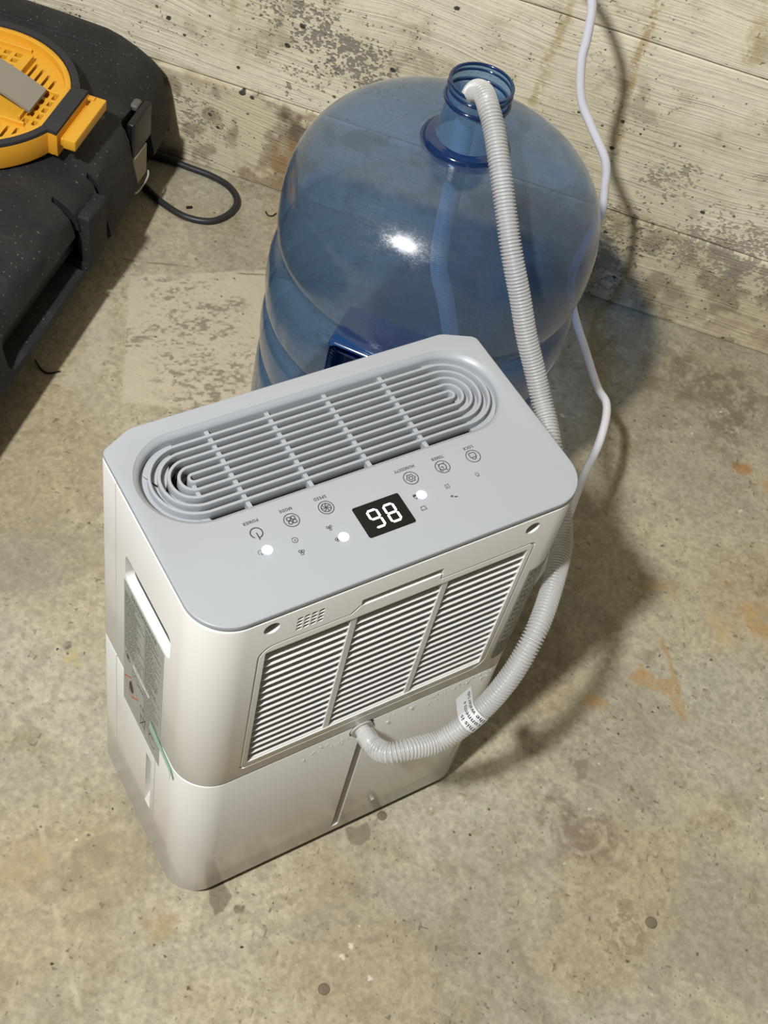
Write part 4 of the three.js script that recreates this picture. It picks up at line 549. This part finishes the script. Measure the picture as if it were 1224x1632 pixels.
// ---------------------------------------------------------------- yellow slotted tool part on the case
const disc = thing('tool_part', 'round yellow plastic tool part with slots, square tab and black rubber rim on the case', 'tool part');
disc.position.set(-0.552, 0.1785, -0.499); disc.rotation.y = 0.02;
{
  const yel = phy({ color: lin(0.64, 0.295, 0.020), roughness: 0.42 }), yel2 = phy({ color: lin(0.68, 0.345, 0.024), roughness: 0.45 }), rub = std({ color: lin(0.022, 0.022, 0.024), roughness: 0.75 });
  const RO = 0.1105;
  const ringShape = (ro, ri, S = THREE.Shape) => { const s = new S(); const a = 0.36; s.absarc(0, 0, ro, a, 2 * PI - a, false); s.quadraticCurveTo(ro * 0.98, -ro * 0.345, ro * 1.03, -ro * 0.36); s.lineTo(ro * 1.03, ro * 0.36); s.quadraticCurveTo(ro * 0.98, ro * 0.345, ro * Math.cos(a), ro * Math.sin(a)); return s; };
  const wallS = ringShape(RO); { const h = ringShape(RO - 0.006, 0, THREE.Path); wallS.holes.push(h); }
  const bev = { bevelEnabled: true, bevelThickness: 0.001, bevelSize: 0.001, bevelOffset: -0.001, bevelSegments: 2, curveSegments: 48 };
  part('outer_wall', crease(new THREE.ExtrudeGeometry(wallS, { depth: 0.024, ...bev }).rotateX(-PI / 2).translate(0, 0.002, 0), 0.5), yel, disc);
  const rs = ringShape(RO - 0.0004); rs.holes.push(ringShape(RO - 0.0082, 0, THREE.Path));
  part('rubber_rim', crease(new THREE.ExtrudeGeometry(rs, { depth: 0.004, ...bev }).rotateX(-PI / 2).translate(0, 0.0265, 0), 0.5), rub, disc);
  const is = ringShape(RO - 0.0088); is.holes.push(ringShape(RO - 0.0150, 0, THREE.Path));
  part('inner_rim', crease(new THREE.ExtrudeGeometry(is, { depth: 0.022, ...bev }).rotateX(-PI / 2).translate(0, 0.006, 0), 0.5), yel2, disc);
  // plate with slots and square cells
  const S = ringShape(RO - 0.0145), S2 = ringShape(RO - 0.0145); const hole = (x, z, w, d, both) => { S.holes.push(rr(x - w / 2, -z - d / 2, x + w / 2, -z + d / 2, 0.0007, THREE.Path)); if (both) S2.holes.push(rr(x - w / 2, -z - d / 2, x + w / 2, -z + d / 2, 0.0007, THREE.Path)); };
  for (let k = 0; k < 4; k++) { hole(0.042 + k * 0.0095, -0.052 + k * 0.0035, 0.0034, 0.034 - k * 0.005, true); hole(0.042 + k * 0.0095, 0.060 - k * 0.004, 0.0034, 0.034 - k * 0.005, true); }
  for (let k = 0; k < 5; k++) { hole(-0.075 + k * 0.0095, -0.060 + 0, 0.0034, 0.026, true); hole(-0.075 + k * 0.0095, 0.060, 0.0034, 0.026, true); }
  for (let i = 0; i < 4; i++) for (let j = 0; j < 4; j++) hole(-0.020 + i * 0.0125, -0.042 - j * 0.0105, 0.0076, 0.0066, false);
  for (let i = 0; i < 3; i++) for (let j = 0; j < 5; j++) hole(0.072 + i * 0.0105, -0.024 + j * 0.0120, 0.0066, 0.0076, false);
  part('slotted_plate', crease(ext(S, 0.008, { curveSegments: 40 }).rotateX(-PI / 2).translate(0, 0.0125, 0), 0.4), yel2, disc);
  part('back_plate', crease(ext(S2, 0.003, { curveSegments: 40 }).rotateX(-PI / 2).translate(0, 0.0085, 0), 0.4), yel, disc);
  part('dark_floor', cyl(0.092, 0.092, 0.002, 48).translate(0, 0.004, 0), std({ color: 0x0a0a0a, roughness: 0.9 }), disc);
  for (const [x, z, w, d, h] of [[0.036, -0.045, 0.003, 0.050, 0.010], [0.060, 0.0335, 0.030, 0.003, 0.006], [0.036, 0.060, 0.003, 0.040, 0.010], [-0.0015, -0.0835, 0.060, 0.003, 0.006], [0.064, -0.029, 0.050, 0.003, 0.005], [0.066, 0.0, 0.003, 0.055, 0.007], [-0.030, -0.055, 0.003, 0.05, 0.008]]) part('stiffening_rib', rbox(w, h, d, 0.001, x, 0.0205 + h / 2 - 0.001, z), yel2, disc);
  // square tab
  const tabS = rr(-0.0070, -0.0400, 0.0070, 0.0400, 0.0015);
  part('tab', crease(new THREE.ExtrudeGeometry(tabS, { depth: 0.010, ...bev }).rotateX(-PI / 2).translate(0.1255, 0.013, -0.0025), 0.5), yel2, disc);
  part('tab_neck', crease(merged([rbox(0.020, 0.010, 0.064, 0.002, 0.114, 0.014, 0), rbox(0.008, 0.004, 0.006, 0.001, 0.118, 0.024, -0.037)]), 0.5), yel, disc);
  // grey curved band across the middle
  const bp = [], bi = [], nb = 26; for (let i = 0; i <= nb; i++) { const t = i / nb, x = lerp(-0.075, 0.074, t), y = 0.0285 + 0.018 * Math.sin(PI * Math.min(1, 0.18 + t * 0.80)), zz = -0.030 + 0.022 * t; for (const [dz, dy] of [[-0.0205, 0], [0.0205, 0], [0.0205, -0.0035], [-0.0205, -0.0035]]) bp.push(x, y + dy, zz + dz + 0.006); }
  for (let i = 0; i < nb; i++) for (let k = 0; k < 4; k++) { const a = i * 4 + k, b = i * 4 + (k + 1) % 4; bi.push(a, b, a + 4, b, b + 4, a + 4); } bi.push(0, 2, 1, 0, 3, 2); { const e = nb * 4; bi.push(e, e + 1, e + 2, e, e + 2, e + 3); }
  const bg = new THREE.BufferGeometry(); bg.setAttribute('position', new THREE.Float32BufferAttribute(bp, 3)); bg.setIndex(bi); bg.computeVertexNormals();
  part('grey_band', crease(bg, 0.5), std({ color: lin(0.235, 0.215, 0.17), roughness: 0.55 }), disc);
}

// ---------------------------------------------------------------- black cable on the floor, crumbs, water
{
  const q = [[-0.470, -0.690], [-0.455, -0.681], [-0.425, -0.657], [-0.389, -0.637], [-0.354, -0.628], [-0.326, -0.636], [-0.312, -0.659], [-0.312, -0.684], [-0.330, -0.705], [-0.357, -0.714], [-0.389, -0.716], [-0.415, -0.717], [-0.447, -0.714]];
  // it comes out from below the case's edge and goes back behind it
  const c = thing('black_cable', 'loop of black rubber cable on the floor beside the black case', 'cable');
  part('cable', sweep(q.slice(2).map(([x, z]) => V(x, 0.0042, z)), { radius: 0.0041, sides: 14, step: 0.004 }), std({ color: lin(0.018, 0.018, 0.02), roughness: 0.45 }), c);
  tagged('debris', rbox(0.0075, 0.003, 0.0028, 0.0008).rotateY(0.6).translate(-0.361, 0.0016, -0.649), std({ color: 0x14110e, roughness: 0.8 }), 'tiny black crumb inside the loop of black cable', 'debris');
  tagged('wire_curl', sweep([[-0.424, -0.338], [-0.413, -0.331], [-0.405, -0.329], [-0.394, -0.337]].map(([x, z], i) => V(x + 0.012, 0.0012 + (i === 0 ? 0.003 : 0), z)), { radius: 0.0010, sides: 8, step: 0.002 }), std({ color: 0x0d0c0b, roughness: 0.6 }), 'thin curled black shred on the floor under the front edge of the case', 'debris');
  tagged('wire_curl', sweep([[-0.275, -0.687], [-0.270, -0.682], [-0.265, -0.683], [-0.262, -0.690]].map(([x, z]) => V(x, 0.0011, z)), { radius: 0.0009, sides: 8, step: 0.001 }), std({ color: 0x1a1510, roughness: 0.6 }), 'tiny curled brown shred on the floor close to the left of the blue bottle', 'debris');
  const water = phy({ color: lin(0.92, 0.92, 0.9), roughness: 0.05, transmission: 0.7, thickness: 0, ior: 1.33 });
  const dome = (r, h) => { const a = []; for (let i = 0; i <= 12; i++) { const t = i / 12 * PI / 2; a.push(new THREE.Vector2(r * Math.cos(t) + (i === 12 ? 0.00001 : 0), h * Math.sin(t))); } return new THREE.LatheGeometry(a, 28); };
  for (const [x, z, r, l] of [[0.353, 0.031, 0.0055, 'round water drop on the floor beside the rough crusty patch at lower right'], [0.100, 0.184, 0.0050, 'round water drop on the bare floor at the very bottom centre'], [0.100, 0.023, 0.0045, 'round water drop on the floor just off the dehumidifier base']]) { const m = tagged('water_drop', dome(r, r * 0.42), phy({ color: lin(0.52, 0.47, 0.38), roughness: 0.04, transmission: 0.8, thickness: 0, ior: 1.33 }), l, 'water drop'); m.position.set(x, 0.0002, z); }
  // condensation beads on the front panel
  const r = rng(404), list = [];
  const add = (x, y, s) => list.push(dome(s, s * 0.6).rotateX(PI / 2).translate(x, y, FZ));
  for (let i = 0; i < 60; i++) { const t = Math.pow(r(), 0.8); add(0.020 + t * 0.100, 0.2005 + (r() - 0.5) * 0.009 - 0.004 * (1 - t) - (r() < 0.25 ? 0.010 * r() : 0), 0.0004 + 0.0011 * r() * r()); }
  for (let i = 0; i < 16; i++) add(-0.045 + r() * 0.035, 0.198 - r() * 0.012, 0.0004 + 0.0007 * r());
  add(0.0388, 0.0356, 0.0019); add(-0.048, 0.187, 0.0012); add(0.025, 0.190, 0.0018); add(0.045, 0.197, 0.0017);
  const m = part('water_droplets', merged(list.map((g) => g)), water, scene); m.rotation.y = TH; m.scale.copy(dehum.scale); m.position.copy(dehum.position);
  m.userData = { kind: 'stuff', label: 'fine beads of water across the dehumidifier front under the grille', category: 'water droplets' };
}
shade(scene);
scene.traverse((o) => { if (o.isMesh && o.name === 'bulb') o.castShadow = false; });
renderer.render(scene, camera);
